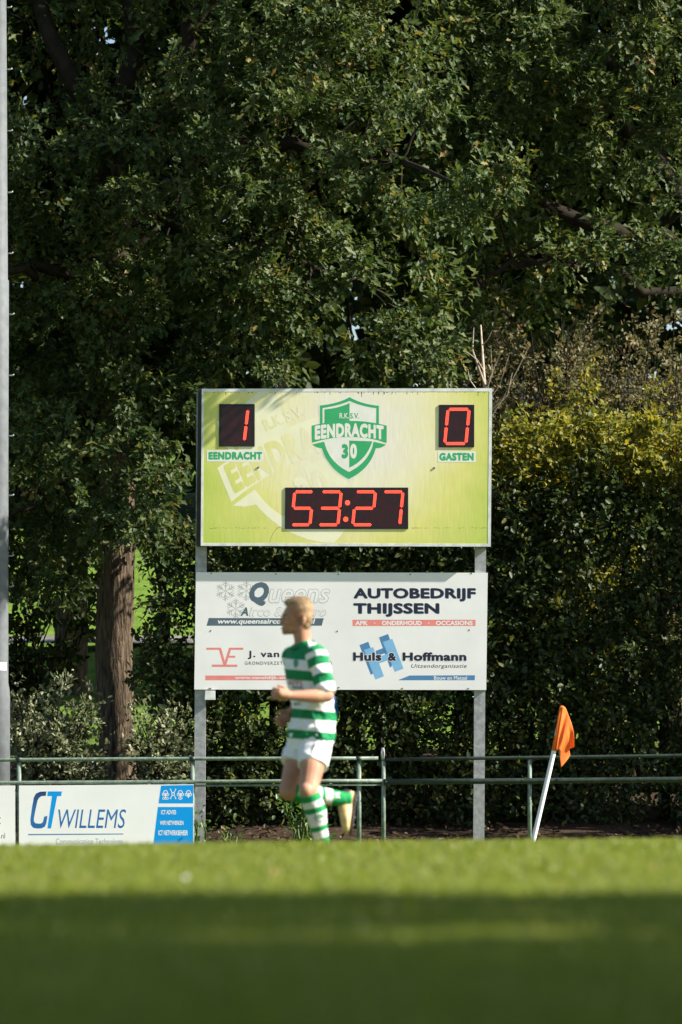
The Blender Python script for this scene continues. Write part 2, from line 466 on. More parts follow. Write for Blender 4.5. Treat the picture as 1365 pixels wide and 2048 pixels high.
build_oak('large oak with sunlit furrowed trunk standing left of the scoreboard', 232, 59.0, -520, 900,
          [([P3(235, 480, 59), P3(300, 420, 59.2), P3(430, 300, 59.3), P3(560, 280, 59.0), P3(640, 330, 58.7), P3(760, 300, 58.0), P3(850, 330, 55.6), P3(960, 365, 52.6)], .15, .015),
           ([P3(225, 420, 59), P3(150, 150, 59.2), P3(60, -100, 59), P3(-60, -400, 59)], .16, .04),
           ([P3(230, 520, 59), P3(330, 440, 59.0), P3(420, 470, 59), P3(560, 520, 58.8), P3(720, 560, 58.5)], .13, .03),
           ([P3(240, 420, 59), P3(380, 60, 58.8), P3(560, -160, 58.6), P3(700, -420, 58.6)], .15, .04),
           ([P3(225, 600, 59), P3(130, 560, 58.6), P3(20, 520, 58.2), P3(-200, 480, 58)], .11, .03),
           ([P3(235, 400, 59), P3(290, -100, 59.4), P3(330, -500, 59.4), P3(350, -780, 59.4)], .15, .03),
           ([P3(225, 860, 59), P3(150, 930, 58.4), P3(60, 1010, 58), P3(-80, 1060, 57.8)], .06, .02),
           ([P3(255, 900, 59), P3(300, 930, 58.5), P3(350, 960, 58.3)], .04, .015)],
          [P3(238, 1640, 59), P3(236, 1500, 59), P3(229, 1330, 59), P3(232, 1150, 59), P3(236, 900, 59), P3(236, 650, 59), P3(236, 430, 59), P3(240, 330, 59)],
          [.265, .225, .232, .232, .225, .20, .19, .13], 1, 175, [(rng.uniform(170, 300), yy, 58.2) for yy in np.arange(330, 1010, 38)] + [(905, 395, 52.6), (945, 365, 52.4), (985, 350, 52.2), (1020, 330, 52.3), (960, 410, 52.5), (880, 420, 53.2)])
build_oak('oak rising behind the hedge, its leaves overhanging the scoreboard and shrubs', 1440, 61.5, 880, 1780,
          [([P3(1440, 560, 61.5), P3(1080, 400, 61), P3(960, 300, 60.5), P3(900, 180, 60)], .13, .03),
           ([P3(1440, 500, 61.5), P3(1220, 200, 61.2), P3(1200, -200, 61), P3(1180, -600, 61)], .15, .04),
           ([P3(1440, 560, 61.5), P3(1300, 460, 61), P3(1450, 380, 60.5), P3(1650, 300, 60.5)], .12, .03),
           ([P3(1440, 600, 61.5), P3(1090, 520, 60.6), P3(990, 540, 60), P3(940, 580, 59.8)], .08, .02),
           ([P3(1440, 400, 61.5), P3(1380, 60, 61), P3(1550, -300, 61)], .12, .03)],
          [P3(1436, 1480, 61.5), P3(1432, 1200, 61.5), P3(1436, 900, 61.5), P3(1440, 600, 61.5), P3(1446, 380, 61.5)],
          [.30, .26, .24, .22, .17], 9, 175)


def build_tree(name, label, cat, x, Y, h, crown_c, crown_r, ncl, nleaf, size, m, T, group=None, base_z=None, trunk_r=.2, flatz=.6):
    bz = float(ground_z(Y)) if base_z is None else base_z
    t = thing(name, label, cat, (x, Y, bz - .05), group)
    gnarl_trunk('trunk', [(x, Y, bz - .3), (x + .05, Y, bz + h * .2), (x - .06, Y + .05, bz + h * .45), (x, Y, bz + h * .8)], [trunk_r * 1.3, trunk_r, trunk_r * .8, trunk_r * .25], BARK, t, 10)
    fol = Foliage(); br = MB(); cc = np.array(crown_c, float); cr = np.array(crown_r, float)
    for k in range(ncl):
        d = unit(rng.normal(size=3)); rad = rng.uniform(.45, 1.0) ** .5
        c = cc + d * cr * rad * (1 + .18 * fbm(d[0] * 3, d[2] * 3 + d[1], k % 3))
        fol.spray(c, d + np.array([0, 0, .1]), rng.uniform(.45, .8) * min(1, cr.min() / 2.5), nleaf, size, flat=flatz)
        a = np.array([x, Y, bz + h * rng.uniform(.3, .75)])
        if k % 3 == 0: br.tube(bend(a, c, 6, .05), np.linspace(.05, .012, 6), 4, False)
    br.build('branches', TWIG, t, True)
    fol.build('crown', m, t, T)
    return t


# second row of trees, up the slope behind the oaks
ROW = [(-7.6, 67.0, 'broad dark tree in the wood behind the floodlight mast'), (-4.0, 68.5, 'dark tree in the wood directly behind the large oak trunk'),
       (-.9, 67.5, 'dark tree in the wood behind the top of the scoreboard'), (2.4, 69.0, 'dark tree in the wood above the home team crest'),
       (6.0, 68.0, 'dark tree in the wood behind the shrubs at the right edge'), (9.4, 67.5, 'tree in the wood just past the right edge')]
for k, (x, Y, lb) in enumerate(ROW):
    gz = float(ground_z(Y)); lo = 4.2 if x < 2 else 7.2
    hh = 16.5 - gz
    build_tree('wood_tree', lb, 'tree', x, Y, hh + 2, (x, Y, gz + lo - 2.6 + (hh - lo) / 2 + 1.8), (2.7, 2.0, (hh - lo) / 2 + 1.6), 230, 90, .24, L_WOOD, T_OVAL, 'trees of the wood behind the oaks')


# the rest of the wood, one dark mass up the hill
def build_wood():
    fol = Foliage()
    for k in range(1100):
        x = rng.uniform(-19, 19); Y = rng.uniform(86, 96)
        z = rng.uniform(float(ground_z(Y)) + 1.0, 24)
        fol.spray(np.array([x, Y, z]), (0, -.6, .4), 1.4, 60, .5, twigs=12)
    mb = MB()
    for k in range(26):
        x = rng.uniform(-18, 18); Y = rng.uniform(87, 95); gz = float(ground_z(Y))
        mb.tube([(x, Y, gz - .3), (x + .2, Y, gz + 7), (x, Y, gz + 15)], [.3, .22, .1], 7)
    f = fol.build('far_wood', L_WOOD, None, T_OVAL)
    tag(f, 'dark leafy wood up the slope behind everything', 'wood', kind='stuff')
    s = mb.build('trunks', TWIG, f); s['kind'] = 'stuff'


build_wood()


# ------------------------------------------------------------------ hedge, shrubs, weeds
def build_hedge():
    Y0 = 56.6
    t = thing('hedge', 'tall leafy hedge with sunlit yellow-green top behind the scoreboard and corner flag', 'hedge', (2.2, Y0 + .4, float(ground_z(Y0 + .4))))
    low, top = Foliage(), Foliage()
    cnt = 0
    while cnt < 2700:
        px = rng.uniform(285, 1900); py = rng.uniform(800, 1690)
        topline = np.interp(px, [285, 400, 900, 985, 1100, 1365, 1900], [1150, 1030, 920, 862, 838, 858, 850])
        if py < topline: continue
        front = rng.random() < .7
        Y = Y0 + (rng.uniform(0, .3) if front else rng.uniform(.4, 1.1))
        g = fbm(px / 75, py / 60, 2.2)
        if 1100 < py < 1480 and g > (.42 if px < 980 else .33) and rng.random() < .96: continue         # gaps where the slope shows through
        if px < 390 and rng.random() < .3: continue
        c = W(px, py, Y)
        if c[2] < float(ground_z(Y)) + .18: continue
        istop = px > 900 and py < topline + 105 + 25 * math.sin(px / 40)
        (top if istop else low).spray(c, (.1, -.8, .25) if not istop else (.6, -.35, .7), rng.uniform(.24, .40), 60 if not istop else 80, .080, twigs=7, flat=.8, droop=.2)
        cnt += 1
    low.build('foliage', L_HEDGE, t, T_OVAL); top.build('lit_top_foliage', L_HTOP, t, T_OVAL)
    for px in (330, 455, 560, 640, 760, 830, 920, 1004, 1060, 1122, 1245, 1330, 1420, 1520, 1640, 1760):
        Y = Y0 + rng.uniform(.35, .7); x = (px - 682.5) / FPX * Y; gz = float(ground_z(Y))
        w = rng.uniform(.035, .075)
        MB().tube([(x, Y, gz - .2), (x + rng.normal() * .06, Y, gz + 1.3), (x + rng.normal() * .1, Y, gz + 2.6), (x + rng.normal() * .15, Y, gz + 4.1)], [w * 1.3, w, w * .8, w * .4], 8).build('stem', TWIG, t, True)


build_hedge()


def build_shrub(name, label, px, Y, top_py, half, nstem, nleaf, size, m, T, group=None, stemmat=None, base_px=None):
    """several stems from one root with leafy shoots"""
    x = (px - 682.5) / FPX * Y; gz = float(ground_z(Y)); tz = W(px, top_py, Y)[2]; h = tz - gz
    t = thing(name, label, 'shrub', (x, Y, gz - .02), group)
    fol = Foliage(); st = MB()
    for k in range(nstem):
        tipx = x + rng.uniform(-half, half); hh = h * rng.uniform(.72, 1.0); y1 = Y + rng.uniform(-.5, .5)
        p = bend((x + rng.normal() * .1, Y, gz - .15), (tipx, y1, gz + hh), 9, .0, .05)
        p[:, 0] = x + (p[:, 0] - x) * np.linspace(.25, 1, 9) ** .7
        st.tube(p, np.linspace(.028, .006, 9), 5, False)
        nsp = max(3, int(9 * h / 4))
        for q in range(nsp):
            u = rng.uniform(.25, 1.0); c = np.array([np.interp(u, np.linspace(0, 1, 9), p[:, i]) for i in range(3)])
            d = np.array([rng.normal() * .6, rng.normal() * .6 - .3, .75])
            fol.spray(c, d, rng.uniform(.22, .42), nleaf, size, twigs=5, flat=1.0, droop=-.1, face=.35, up=.35)
    st.build('stems', stemmat or TWIG, t, True); fol.build('foliage', m, t, T)


build_shrub('shrub', 'tall olive shrub right of the bare pale sapling', 1110, 60.2, 610, 1.0, 34, 40, .075, L_SHRUB, T_OVAL, 'shrubs above the hedge')
build_shrub('shrub', 'tall grey-green shrub with upright shoots near the right edge', 1290, 60.6, 600, 1.0, 34, 40, .075, L_SHRUB, T_OVAL, 'shrubs above the hedge')
build_shrub('shrub', 'olive shrub just past the right edge above the hedge', 1490, 60.4, 620, 1.1, 20, 30, .07, L_SHRUB, T_OVAL, 'shrubs above the hedge')
build_shrub('shrub', 'olive brown shrub close behind the bare sapling', 1035, 59.5, 660, .8, 30, 40, .07, L_SHRUB, T_OVAL, 'shrubs above the hedge')
build_shrub('shrub', 'bushy olive shrub rising over the middle of the hedge top', 1180, 59.6, 640, .9, 32, 40, .07, L_SHRUB, T_OVAL, 'shrubs above the hedge')
build_shrub('shrub', 'brownish shrub over the hedge at the right edge', 1345, 59.6, 650, .9, 32, 40, .07, L_SHRUB, T_OVAL, 'shrubs above the hedge')
build_shrub('shrub', 'lower yellowish shrub behind the top right of the hedge', 1200, 58.8, 740, 1.1, 24, 34, .07, L_HTOP, T_OVAL, 'shrubs above the hedge')
build_shrub('shrub', 'pale leafy shrub between the floodlight mast and the oak trunk', 95, 56.6, 1385, .56, 36, 60, .068, L_PALE, T_OVAL)
build_shrub('shrub', 'small pale shrub right of the oak trunk by the scoreboard post', 335, 56.4, 1420, .42, 24, 50, .065, L_PALE, T_OVAL)
build_shrub('shrub', 'low pale plant at the foot of the oak trunk', 165, 56.5, 1510, .30, 16, 36, .062, L_PALE, T_OVAL)
build_shrub('shrub', 'dark leafy shrub behind the pale one, left of the oak trunk', 60, 60.6, 1150, 1.0, 22, 36, .11, L_WOOD, T_OVAL)
build_shrub('weed', 'bright green weed growing under the railing behind the runner', 602, 54.6, 1590, .18, 7, 12, .075, L_FRESH, T_OVAL, stemmat=L_STEM)
build_shrub('weed', 'small weed at the foot of the left scoreboard post', 403, 53.0, 1630, .07, 5, 7, .05, L_FRESH, T_OVAL, stemmat=L_STEM)
build_shrub('weed', 'tiny weed on the grass edge right of the left post', 455, 53.3, 1658, .09, 5, 6, .045, L_FRESH, T_OVAL, stemmat=L_STEM)


def build_bare():
    Y = 58.9; x = (968 - 682.5) / FPX * Y; gz = float(ground_z(Y))
    t = thing('bare_sapling', 'bare pale-stemmed sapling behind the right end of the scoreboard', 'tree', (x, Y, gz))
    mb = MB()
    mb.tube([W(972, 1500, Y), W(972, 1000, Y), W(970, 780, Y), W(962, 650, Y)], [.034, .030, .024, .009], 8)
    for a, b, c, r in (((970, 770), (945, 700), (948, 655), .02), ((970, 790), (990, 730), (1003, 705), .014), ((969, 800), (940, 760), (935, 735), .01),
                       ((972, 830), (1015, 790), (1025, 745), .014), ((972, 850), (1005, 800), (1060, 690), .009), ((970, 745), (955, 720), (930, 700), .007),
                       ((971, 775), (985, 745), (982, 690), .008), ((972, 810), (1000, 770), (1020, 705), .007), ((965, 690), (975, 680), (985, 660), .009)):
        mb.tube([W(*a, Y), W(*b, Y - .1), W(*c, Y - .2)], [r, r * .8, r * .35], 5, False)
    mb.build('stems', PALETWIG, t, True)


build_bare()


def build_litter():
    n = 5200
    x = rng.uniform(-5, 9, n); y = rng.uniform(53.6, 58.4, n); z = ground_z(y) + .02 + rng.random(n) * .04
    f = Foliage()
    f.add(np.stack([x, y, z], 1), unit(rng.normal(size=(n, 3)) * np.array([1, 1, .35])), np.array([[0, -.3, 1.]]) + rng.normal(size=(n, 3)) * .5, rng.uniform(.04, .11, n))
    o = f.build('leaf_litter', L_LITTER, None, T_OAK)
    tag(o, 'brown fallen leaves on the dark earth under the hedge', 'leaves', kind='stuff')
    st = MB()
    for k in range(160):
        a = np.array([rng.uniform(-4, 7), rng.uniform(53.8, 57.5), 0]); a[2] = float(ground_z(a[1])) + .03
        d = rng.normal(size=3) * np.array([.25, .2, .05]); d[2] = abs(d[2])
        st.tube([a, a + d * .5, a + d], [.008, .007, .003], 4, False)
    s = st.build('fallen_twigs', TWIG, None); tag(s, 'thin fallen twigs strewn on the earth under the hedge', 'twigs', kind='stuff')


build_litter()


# trees to the right of the pitch whose shade falls across the near grass, and two unseen ones added to block sky light
for x, Y, h, lb in ((9.5, -5.5, 12.0, 'unseen tree added well behind the camera to block sky light'), (-8.5, 4.5, 12.0, 'unseen tree added left of the camera to block sky light'), (11.0, 5.5, 12.5, 'broad tree beside the touchline that shades the near grass'), (11.4, .6, 13, 'touchline tree behind the camera on the right')):
    build_tree('touchline_tree', lb, 'tree', x, Y, h, (x, Y, h * .70), (3.6, 3.1, 3.3), 260, 120, .20, L_WOOD, T_OVAL, 'trees along the touchline', trunk_r=.26)


build_tree('hedge_shade_tree', 'unseen tree added past the right edge to shade the hedge', 'tree', 7.4, 55.5, 6.6, (7.4, 55.5, 4.0), (1.4, 1.1, 2.5), 75, 80, .13, L_WOOD, T_OVAL, trunk_r=.14)  # added out of view so its shadow darkens the hedge front

# ------------------------------------------------------------------ house behind the shrubs
def build_house():
    Y0, Y1, x0, x1 = 79.0, 87.0, 2.5, 12.5
    gz = 4.0; ez = 7.2; rz = 7.9
    t = thing('brick_house', 'dark red brick house with slate roof hidden behind the shrubs', 'house', (x0, Y0, gz))
    brick = mat('house_brick', (.10, .028, .024), .85, .15, var=.25, scale=5)
    slate = mat('house_slate', (.018, .02, .028), .8, .15, var=.25, scale=5)
    glass = mat('house_glass', (.03, .035, .04), .1, .6)
    MB().box((x0, Y0, gz - .5), (x1, Y1, ez)).build('wall', brick, t)
    e = .45; ym = (Y0 + Y1) / 2
    MB().add([(x0 - e, Y0 - e, ez - .3), (x1 + e, Y0 - e, ez - .3), (x1 + e, ym, rz), (x0 - e, ym, rz), (x0 - e, Y1 + e, ez - .3), (x1 + e, Y1 + e, ez - .3),
              (x0 - e, Y0 - e, ez - .12), (x1 + e, Y0 - e, ez - .12), (x1 + e, ym, rz + .18), (x0 - e, ym, rz + .18), (x0 - e, Y1 + e, ez - .12), (x1 + e, Y1 + e, ez - .12)],
             [(0, 1, 7, 6), (6, 7, 8, 9), (9, 8, 11, 10), (4, 10, 11, 5), (0, 6, 9, 3), (3, 9, 10, 4), (1, 2, 8, 7), (2, 5, 11, 8), (0, 3, 2, 1), (3, 4, 5, 2)]).build('roof', slate, t)
    for wx in (3.6, 6.3, 9.0):
        for wz in (4.6, 5.9):
            w = MB().box((wx - .06, Y0 - .05, wz - .06), (wx + 1.06, Y0 - .003, wz + .96)).build('window', FRAMEW, t)
            MB().box((wx, Y0 - .06, wz), (wx + 1, Y0 - .052, wz + .9)).build('pane', glass, w)


build_house()

# ------------------------------------------------------------------ flat print: lettering and shapes laid on a panel
def glyphs(s, shear, spacing):
    c = bpy.data.curves.new('lettering', 'FONT'); c.body = s; c.fill_mode = 'FRONT'
    c.shear = shear; c.space_character = spacing; c.resolution_u = 3
    o = bpy.data.objects.new('lettering', c); COL.objects.link(o)
    dg = bpy.context.evaluated_depsgraph_get()
    me = bpy.data.meshes.new_from_object(o.evaluated_get(dg))
    v = np.array([q.co[:2] for q in me.vertices]); f = [tuple(p.vertices) for p in me.polygons]
    bpy.data.objects.remove(o); bpy.data.curves.remove(c); bpy.data.meshes.remove(me)
    return v, f


def text_shape(s, bold=0., shear=0., spacing=1.0):
    """unit-box lettering; bold strokes are overlaid shifted copies, the third column orders them in depth"""
    v, f = glyphs(s, shear, spacing)
    ref = glyphs(s.replace('J', 'I').replace('Q', 'O').replace('ij', 'ii'), shear, spacing)[0] if len(s) > 1 else v
    lo, hi = v.min(0), v.max(0); lo = np.array([lo[0], ref[:, 1].min()]); hi = np.array([hi[0], ref[:, 1].max()])
    V, Fc = [], []
    dirs = [(0, 0)] + ([(math.cos(a), math.sin(a)) for a in np.arange(8) * math.pi / 4] if bold > 0 else [])
    bb = max(bold, 0)
    for k, d in enumerate(dirs):
        p = v + np.array(d) * bb
        p = (p - (lo - bb)) / (hi - lo + 2 * bb)
        Fc += [tuple(i + k * len(v) for i in q) for q in f]
        V.append(np.concatenate([p, np.full((len(p), 1), float(k))], 1))
    return np.concatenate(V), Fc


def print_text(s, box, Y, m, parent, bold=.02, shear=0., spacing=1.0, warp=None, name='lettering', collect=None):
    """lettering whose ink fills the pixel box (x0, y0, x1, y1) on the plane at distance Y"""
    v, f = text_shape(s, bold, shear, spacing)
    x0, y0, x1, y1 = box
    px = x0 + v[:, 0] * (x1 - x0); py = y1 - v[:, 1] * (y1 - y0)
    if warp: px, py = warp(px, py)
    V = np.stack([(px - 682.5) / FPX * Y, Y - 1.6e-5 * v[:, 2], EYE + (HORIZON - py) / FPX * Y], 1)
    if collect is not None: collect.add(V, f); return
    return obj(name, V, f, m, parent)


def poly_px(mb, pts, Y):
    n = len(pts); Y = Y - 1e-5 * (len(mb.v) % 16); mb.add([W(x, y, Y) for x, y in pts], [tuple(range(n))]); return mb


def line_px(mb, a, b, w, Y):
    a = np.array(a, float); b = np.array(b, float); d = (b - a) / (np.linalg.norm(b - a) + 1e-9); n = np.array([-d[1], d[0]]) * w / 2
    return poly_px(mb, [a - n, b - n, b + n, a + n], Y)


def smooth_poly(pts, n=8):
    return pts


# ------------------------------------------------------------------ scoreboard
YC = 53.040        # cabinet front
YL = 53.14        # sponsor panel front
SB = thing('scoreboard', 'green football scoreboard on two steel posts above a white sponsor panel', 'scoreboard', (W(678, 1709, 53.2)[0], 53.25, 0))


def build_scoreboard():
    t = SB
    for (a, b) in ((389.5, 411.5), (948.5, 970.5)):
        # the posts lean a touch: the foot stands left of the top
        MB().prism([(a + 4, 785), (b + 4, 785), (b - 1.5, 1716), (a - 1.5, 1716)], 53.17, 53.29).build('post', GALV, t)
    MB().prism([(397, 777), (985, 777), (982, 1092), (393, 1092)], YC + .045, YC + .125).build('cabinet', DARKBOX, t)
    # white frame of four bars
    fr = MB()
    Yf = YC - .002
    o = [(404, 777.5), (985, 776.5), (982, 1093), (402, 1091.5)]; i = [(408.5, 783.5), (979, 783), (976, 1087.5), (406.5, 1086)]
    for k in range(4):
        fr.prism([o[k], o[(k + 1) % 4], i[(k + 1) % 4], i[k]], Yf, YC + .05)
    fr.build('frame', FRAMEW, t)
    # printed front
    m = bpy.data.materials.new('front_print'); m.use_nodes = True
    nt = m.node_tree; b = nt.nodes['Principled BSDF']; b.inputs['Roughness'].default_value = .42; b.inputs['Specular IOR Level'].default_value = .35
    tc = nt.nodes.new('ShaderNodeTexCoord')
    cx, cz = W(705, 850, YC)[0] - SB.location.x, W(705, 850, YC)[2] - SB.location.z
    mp = nt.nodes.new('ShaderNodeMapping'); mp.inputs['Location'].default_value = (-cx, 0, -cz)
    nt.links.new(tc.outputs['Object'], mp.inputs['Vector'])
    sc = nt.nodes.new('ShaderNodeVectorMath'); sc.operation = 'MULTIPLY'; sc.inputs[1].default_value = (.56, 0, .50)
    nt.links.new(mp.outputs[0], sc.inputs[0])
    ln = nt.nodes.new('ShaderNodeVectorMath'); ln.operation = 'LENGTH'; nt.links.new(sc.outputs[0], ln.inputs[0])
    nz = nt.nodes.new('ShaderNodeTexNoise'); nz.inputs['Scale'].default_value = 1.6; nz.inputs['Detail'].default_value = 3
    nt.links.new(tc.outputs['Object'], nz.inputs['Vector'])
    ad = nt.nodes.new('ShaderNodeMath'); ad.operation = 'MULTIPLY_ADD'; ad.inputs[1].default_value = .5
    nt.links.new(nz.outputs['Fac'], ad.inputs[0]); nt.links.new(ln.outputs['Value'], ad.inputs[2])
    r = nt.nodes.new('ShaderNodeValToRGB'); e = r.color_ramp.elements; e.new(.5); e.new(.5)
    for q, (p, c) in zip(e, [(.45, (.86, .82, .70)), (.74, (.86, .81, .48)), (1.02, (.76, .73, .24)), (1.3, (.52, .62, .12))]): q.position = min(1, p / 1.3); q.color = (*c, 1)
    dv = nt.nodes.new('ShaderNodeMath'); dv.operation = 'DIVIDE'; dv.inputs[1].default_value = 1.3
    nt.links.new(ad.outputs[0], dv.inputs[0]); nt.links.new(dv.outputs[0], r.inputs['Fac'])
    # rain streaks and grime
    st = nt.nodes.new('ShaderNodeTexNoise'); st.inputs['Scale'].default_value = 6; st.inputs['Detail'].default_value = 7
    m2 = nt.nodes.new('ShaderNodeMapping'); m2.inputs['Scale'].default_value = (9, 1, .9)
    nt.links.new(tc.outputs['Object'], m2.inputs['Vector']); nt.links.new(m2.outputs[0], st.inputs['Vector'])
    sr = nt.nodes.new('ShaderNodeMapRange'); sr.inputs[1].default_value = .3; sr.inputs[2].default_value = .75; sr.inputs[3].default_value = .92; sr.inputs[4].default_value = 1.03
    nt.links.new(st.outputs['Fac'], sr.inputs[0])
    mu = nt.nodes.new('ShaderNodeVectorMath'); mu.operation = 'SCALE'
    nt.links.new(r.outputs['Color'], mu.inputs[0]); nt.links.new(sr.outputs[0], mu.inputs['Scale']); nt.links.new(mu.outputs[0], b.inputs['Base Color'])
    fp = MB().prism([(408, 783), (979.5, 782.5), (976.5, 1088), (406, 1086.5)], YC, YC + .044).build('front_panel', m, t)
    FP = m
    # seams and grime line of the front
    g = MB(); Yg = YC - .0001
    for k in range(90):
        xa = 408 + k * 6.3
        if rng.random() < .75: line_px(g, (xa, 1056 + rng.normal() * .5), (xa + rng.uniform(2, 6), 1056 + rng.normal() * .5), rng.uniform(.4, 1.1), Yg)
    pts = [(568, 1053), (556, 1056), (548, 1064), (542, 1076), (540, 1086)]
    for a_, b_ in zip(pts[:-1], pts[1:]): line_px(g, a_, b_, .7, Yg)
    for k in range(70): 
        xa = rng.uniform(410, 976); line_px(g, (xa, 784), (xa + rng.normal(), 784 + rng.exponential(2.4)), rng.uniform(.6, 1.8), Yg)
    g = g.build('grime', mat('grime', (.16, .15, .07), .8, .1), fp); g['kind'] = 'stuff'

    # the emblem, and the big faded copy of it printed under the clock
    def E(x, y): return (600 + x / 6.825, 780 + y / 6.825)
    def arc(p0, pm, p1, n=9):
        p0, pm, p1 = map(np.array, (p0, pm, p1)); q = 2 * pm - (p0 + p1) / 2
        return [tuple((1 - u) ** 2 * p0 + 2 * u * (1 - u) * q + u * u * p1) for u in np.linspace(0, 1, n)]
    def strip(a, b_):
        return [[a[k], a[k + 1], b_[k + 1], b_[k]] for k in range(len(a) - 1)]
    green = []
    # outer border, upper: outer arc and inner arc left and right, then down the sides
    ol = arc((275, 212), (505, 170), (680, 97)); il = arc((312, 246), (515, 205), (680, 148))
    orr = arc((680, 97), (860, 175), (1080, 215)); ir = arc((680, 148), (850, 210), (1044, 248))
    green += strip(ol, il) + strip(orr, ir)
    green += [[(275, 212), (312, 246), (312, 465), (275, 465)], [(1044, 248), (1080, 215), (1080, 465), (1044, 465)]]
    # green quarter upper left
    q = arc((337, 265), (520, 235), (680, 178)); green += strip(q, [(x, 460) for x, _ in q])
    # banner
    bt = arc((165, 487), (680, 420), (1187, 487), 17); bb = arc((165, 720), (680, 640), (1187, 720), 17)
    green += strip(bt, bb)
    # ribbon tails
    green += [[(165, 745), (330, 705), (345, 745), (300, 795), (230, 780)], [(1010, 705), (1180, 745), (1110, 785), (1040, 795), (995, 745)]]
    # lower border
    lo_ = arc((295, 770), (430, 1035), (668, 1216), 12); li = arc((336, 710), (450, 950), (672, 1118), 12)
    green += strip(li, lo_)
    ro_ = arc((1045, 770), (915, 1035), (668, 1216), 12); ri = arc((1010, 710), (895, 950), (672, 1118), 12)
    green += strip(ro_, ri)
    # green quarter lower right
    q1 = arc((992, 700), (870, 920), (676, 1060), 10); green += strip([(676, 690 + 370 * k / 9) for k in range(10)], q1)
    def warp(px, py):
        u = (px - 699) / 75; return px, py + 6.2 * (u * u)
    def emblem(parent, tr, mg, mw, Y, ghost=False):
        mb = MB()
        for p in green: poly_px(mb, [tr(*E(*k)) for k in p], Y)
        e = mb.build('ghost_emblem' if ghost else 'club_emblem', mg, parent)
        def wp(px, py):
            px, py = warp(px, py); z = [tr(a, c) for a, c in zip(px, py)]
            return np.array([k[0] for k in z]), np.array([k[1] for k in z])
        def wt(px, py):
            z = [tr(a, c) for a, c in zip(px, py)]; return np.array([k[0] for k in z]), np.array([k[1] for k in z])
        print_text('EENDRACHT', (630, 846, 768, 875), Y - .0004, mw, e, .06, 0, 1.1, warp=wp)
        print_text('R.K.', (679.5, 826, 698.5, 837), Y - .0004, mw, e, .02, warp=wt)
        print_text('S.V.', (701, 826, 719, 837), Y - .0004, mg, e, .01, warp=wt)
        print_text('3', (684, 888, 697, 917), Y - .0004, mg, e, .06, warp=wt)
        print_text('0', (700.5, 887, 714.5, 917.5), Y - .0004, mw, e, .06, warp=wt)
        return e
    cth, sth = math.cos(math.radians(22.6)), math.sin(math.radians(22.6))
    def ghost_tr(x, y):
        x -= 624; y -= 889
        return (465.6 + 2.14 * (x * cth + y * sth), max(784.5, min(1086, 1011 + 2.14 * (-x * sth + y * cth))))
    emblem(fp, ghost_tr, PALEP, FP, YC - .0003, True)
    # white backing of the emblem
    wb = MB()
    sh = ol[:-1] + orr + [(1080, 700)] + [(1045, 770)] + ro_[1:] + lo_[::-1][1:] + [(275, 700)]
    c0 = np.array([680., 600.])
    poly_px(wb, [E(*(c0 + (np.array(p) - c0) * 1.03)) for p in sh], YC - .0009)
    wbo = wb.build('emblem_ground', CREAMP, t)
    emblem(t, lambda a, c: (a, c), GREENP, CREAMP, YC - .0012)
    # names under the scores on pale strips
    for s, box, tb in (('EENDRACHT', (414, 900, 528, 923), (417.5, 903.5, 525, 919.5)), ('GASTEN', (876, 902, 952, 924), (879, 905.5, 948, 921.5))):
        x0, y0, x1, y1 = box
        p = poly_px(MB(), [(x0, y0), (x1, y0 + .5), (x1, y1 + .5), (x0, y1)], YC - .0009).build('name_strip', CREAMP, t)
        print_text(s, tb, YC - .0012, GREENP, p, .07, 0, 1.12)
    # bolts through the front
    for bx, by in ((517, 935), (869, 936)):
        MB().tube([W(bx, by, YC - .008), W(bx, by, YC)], [.012, .012], 8).build('bolt', BOLTM, t)

    # LED displays
    dots = []
    def seg_pts(p0, p1, w, pitch=2.15):
        p0, p1 = np.array(p0), np.array(p1); d = p1 - p0; L = np.linalg.norm(d); d /= L; n = np.array([-d[1], d[0]])
        rows = 3
        out = []
        for r_ in range(rows):
            off = (r_ - 1) * pitch; cut = abs(r_ - 1) * 1.5
            m_ = int((L - 2 * cut) / pitch)
            for k in range(m_ + 1):
                out.append(p0 + d * (cut + (L - 2 * cut) * k / max(1, m_)) + n * off)
        return out
    SEG = {'0': 'abcdef', '1': 'bc', '2': 'abged', '3': 'abgcd', '5': 'afgcd', '7': 'abc'}
    def digit(ch, x, yt, w, h, sl, Y, disp):
        def q(u, v): return (x + u * w + sl * (1 - v), yt + v * h)
        g_ = .035
        S_ = {'a': (q(.06, 0), q(.94, 0)), 'b': (q(1, g_), q(1, .5 - g_)), 'c': (q(1, .5 + g_), q(1, 1 - g_)), 'd': (q(.06, 1), q(.94, 1)),
              'e': (q(0, .5 + g_), q(0, 1 - g_)), 'f': (q(0, g_), q(0, .5 - g_)), 'g': (q(.06, .5), q(.94, .5))}
        for k, (a, b_) in S_.items():
            on = k in SEG[ch]
            mb = MB()
            for c in seg_pts(a, b_, 3):
                rr = .84
                poly_px(mb, [(c[0] + rr * math.cos(z), c[1] + rr * math.sin(z)) for z in np.arange(6) * math.pi / 3], Y)
            mb.build('lit_segment' if on else 'dark_segment', LED if on else LEDOFF, disp)
    def display(name, label, x0, y0, x1, y1, digits, colon=None):
        d = MB().prism([(x0, y0), (x1, y0), (x1 - .8, y1), (x0 - .8, y1)], YC - .006, YC - .0005).build(name, BLACKP, t)
        d['label'] = label
        Yd = YC - .0068
        b_ = 4.2
        poly_px(MB(), [(x0 + b_, y0 + b_), (x1 - b_, y0 + b_), (x1 - b_, y1 - b_), (x0 + b_, y1 - b_)], Yd).build('screen', LEDFACE, d)
        rim = MB()
        oo = [(x0, y0), (x1, y0), (x1, y1), (x0, y1)]; ii = [(x0 + b_, y0 + b_), (x1 - b_, y0 + b_), (x1 - b_, y1 - b_), (x0 + b_, y1 - b_)]
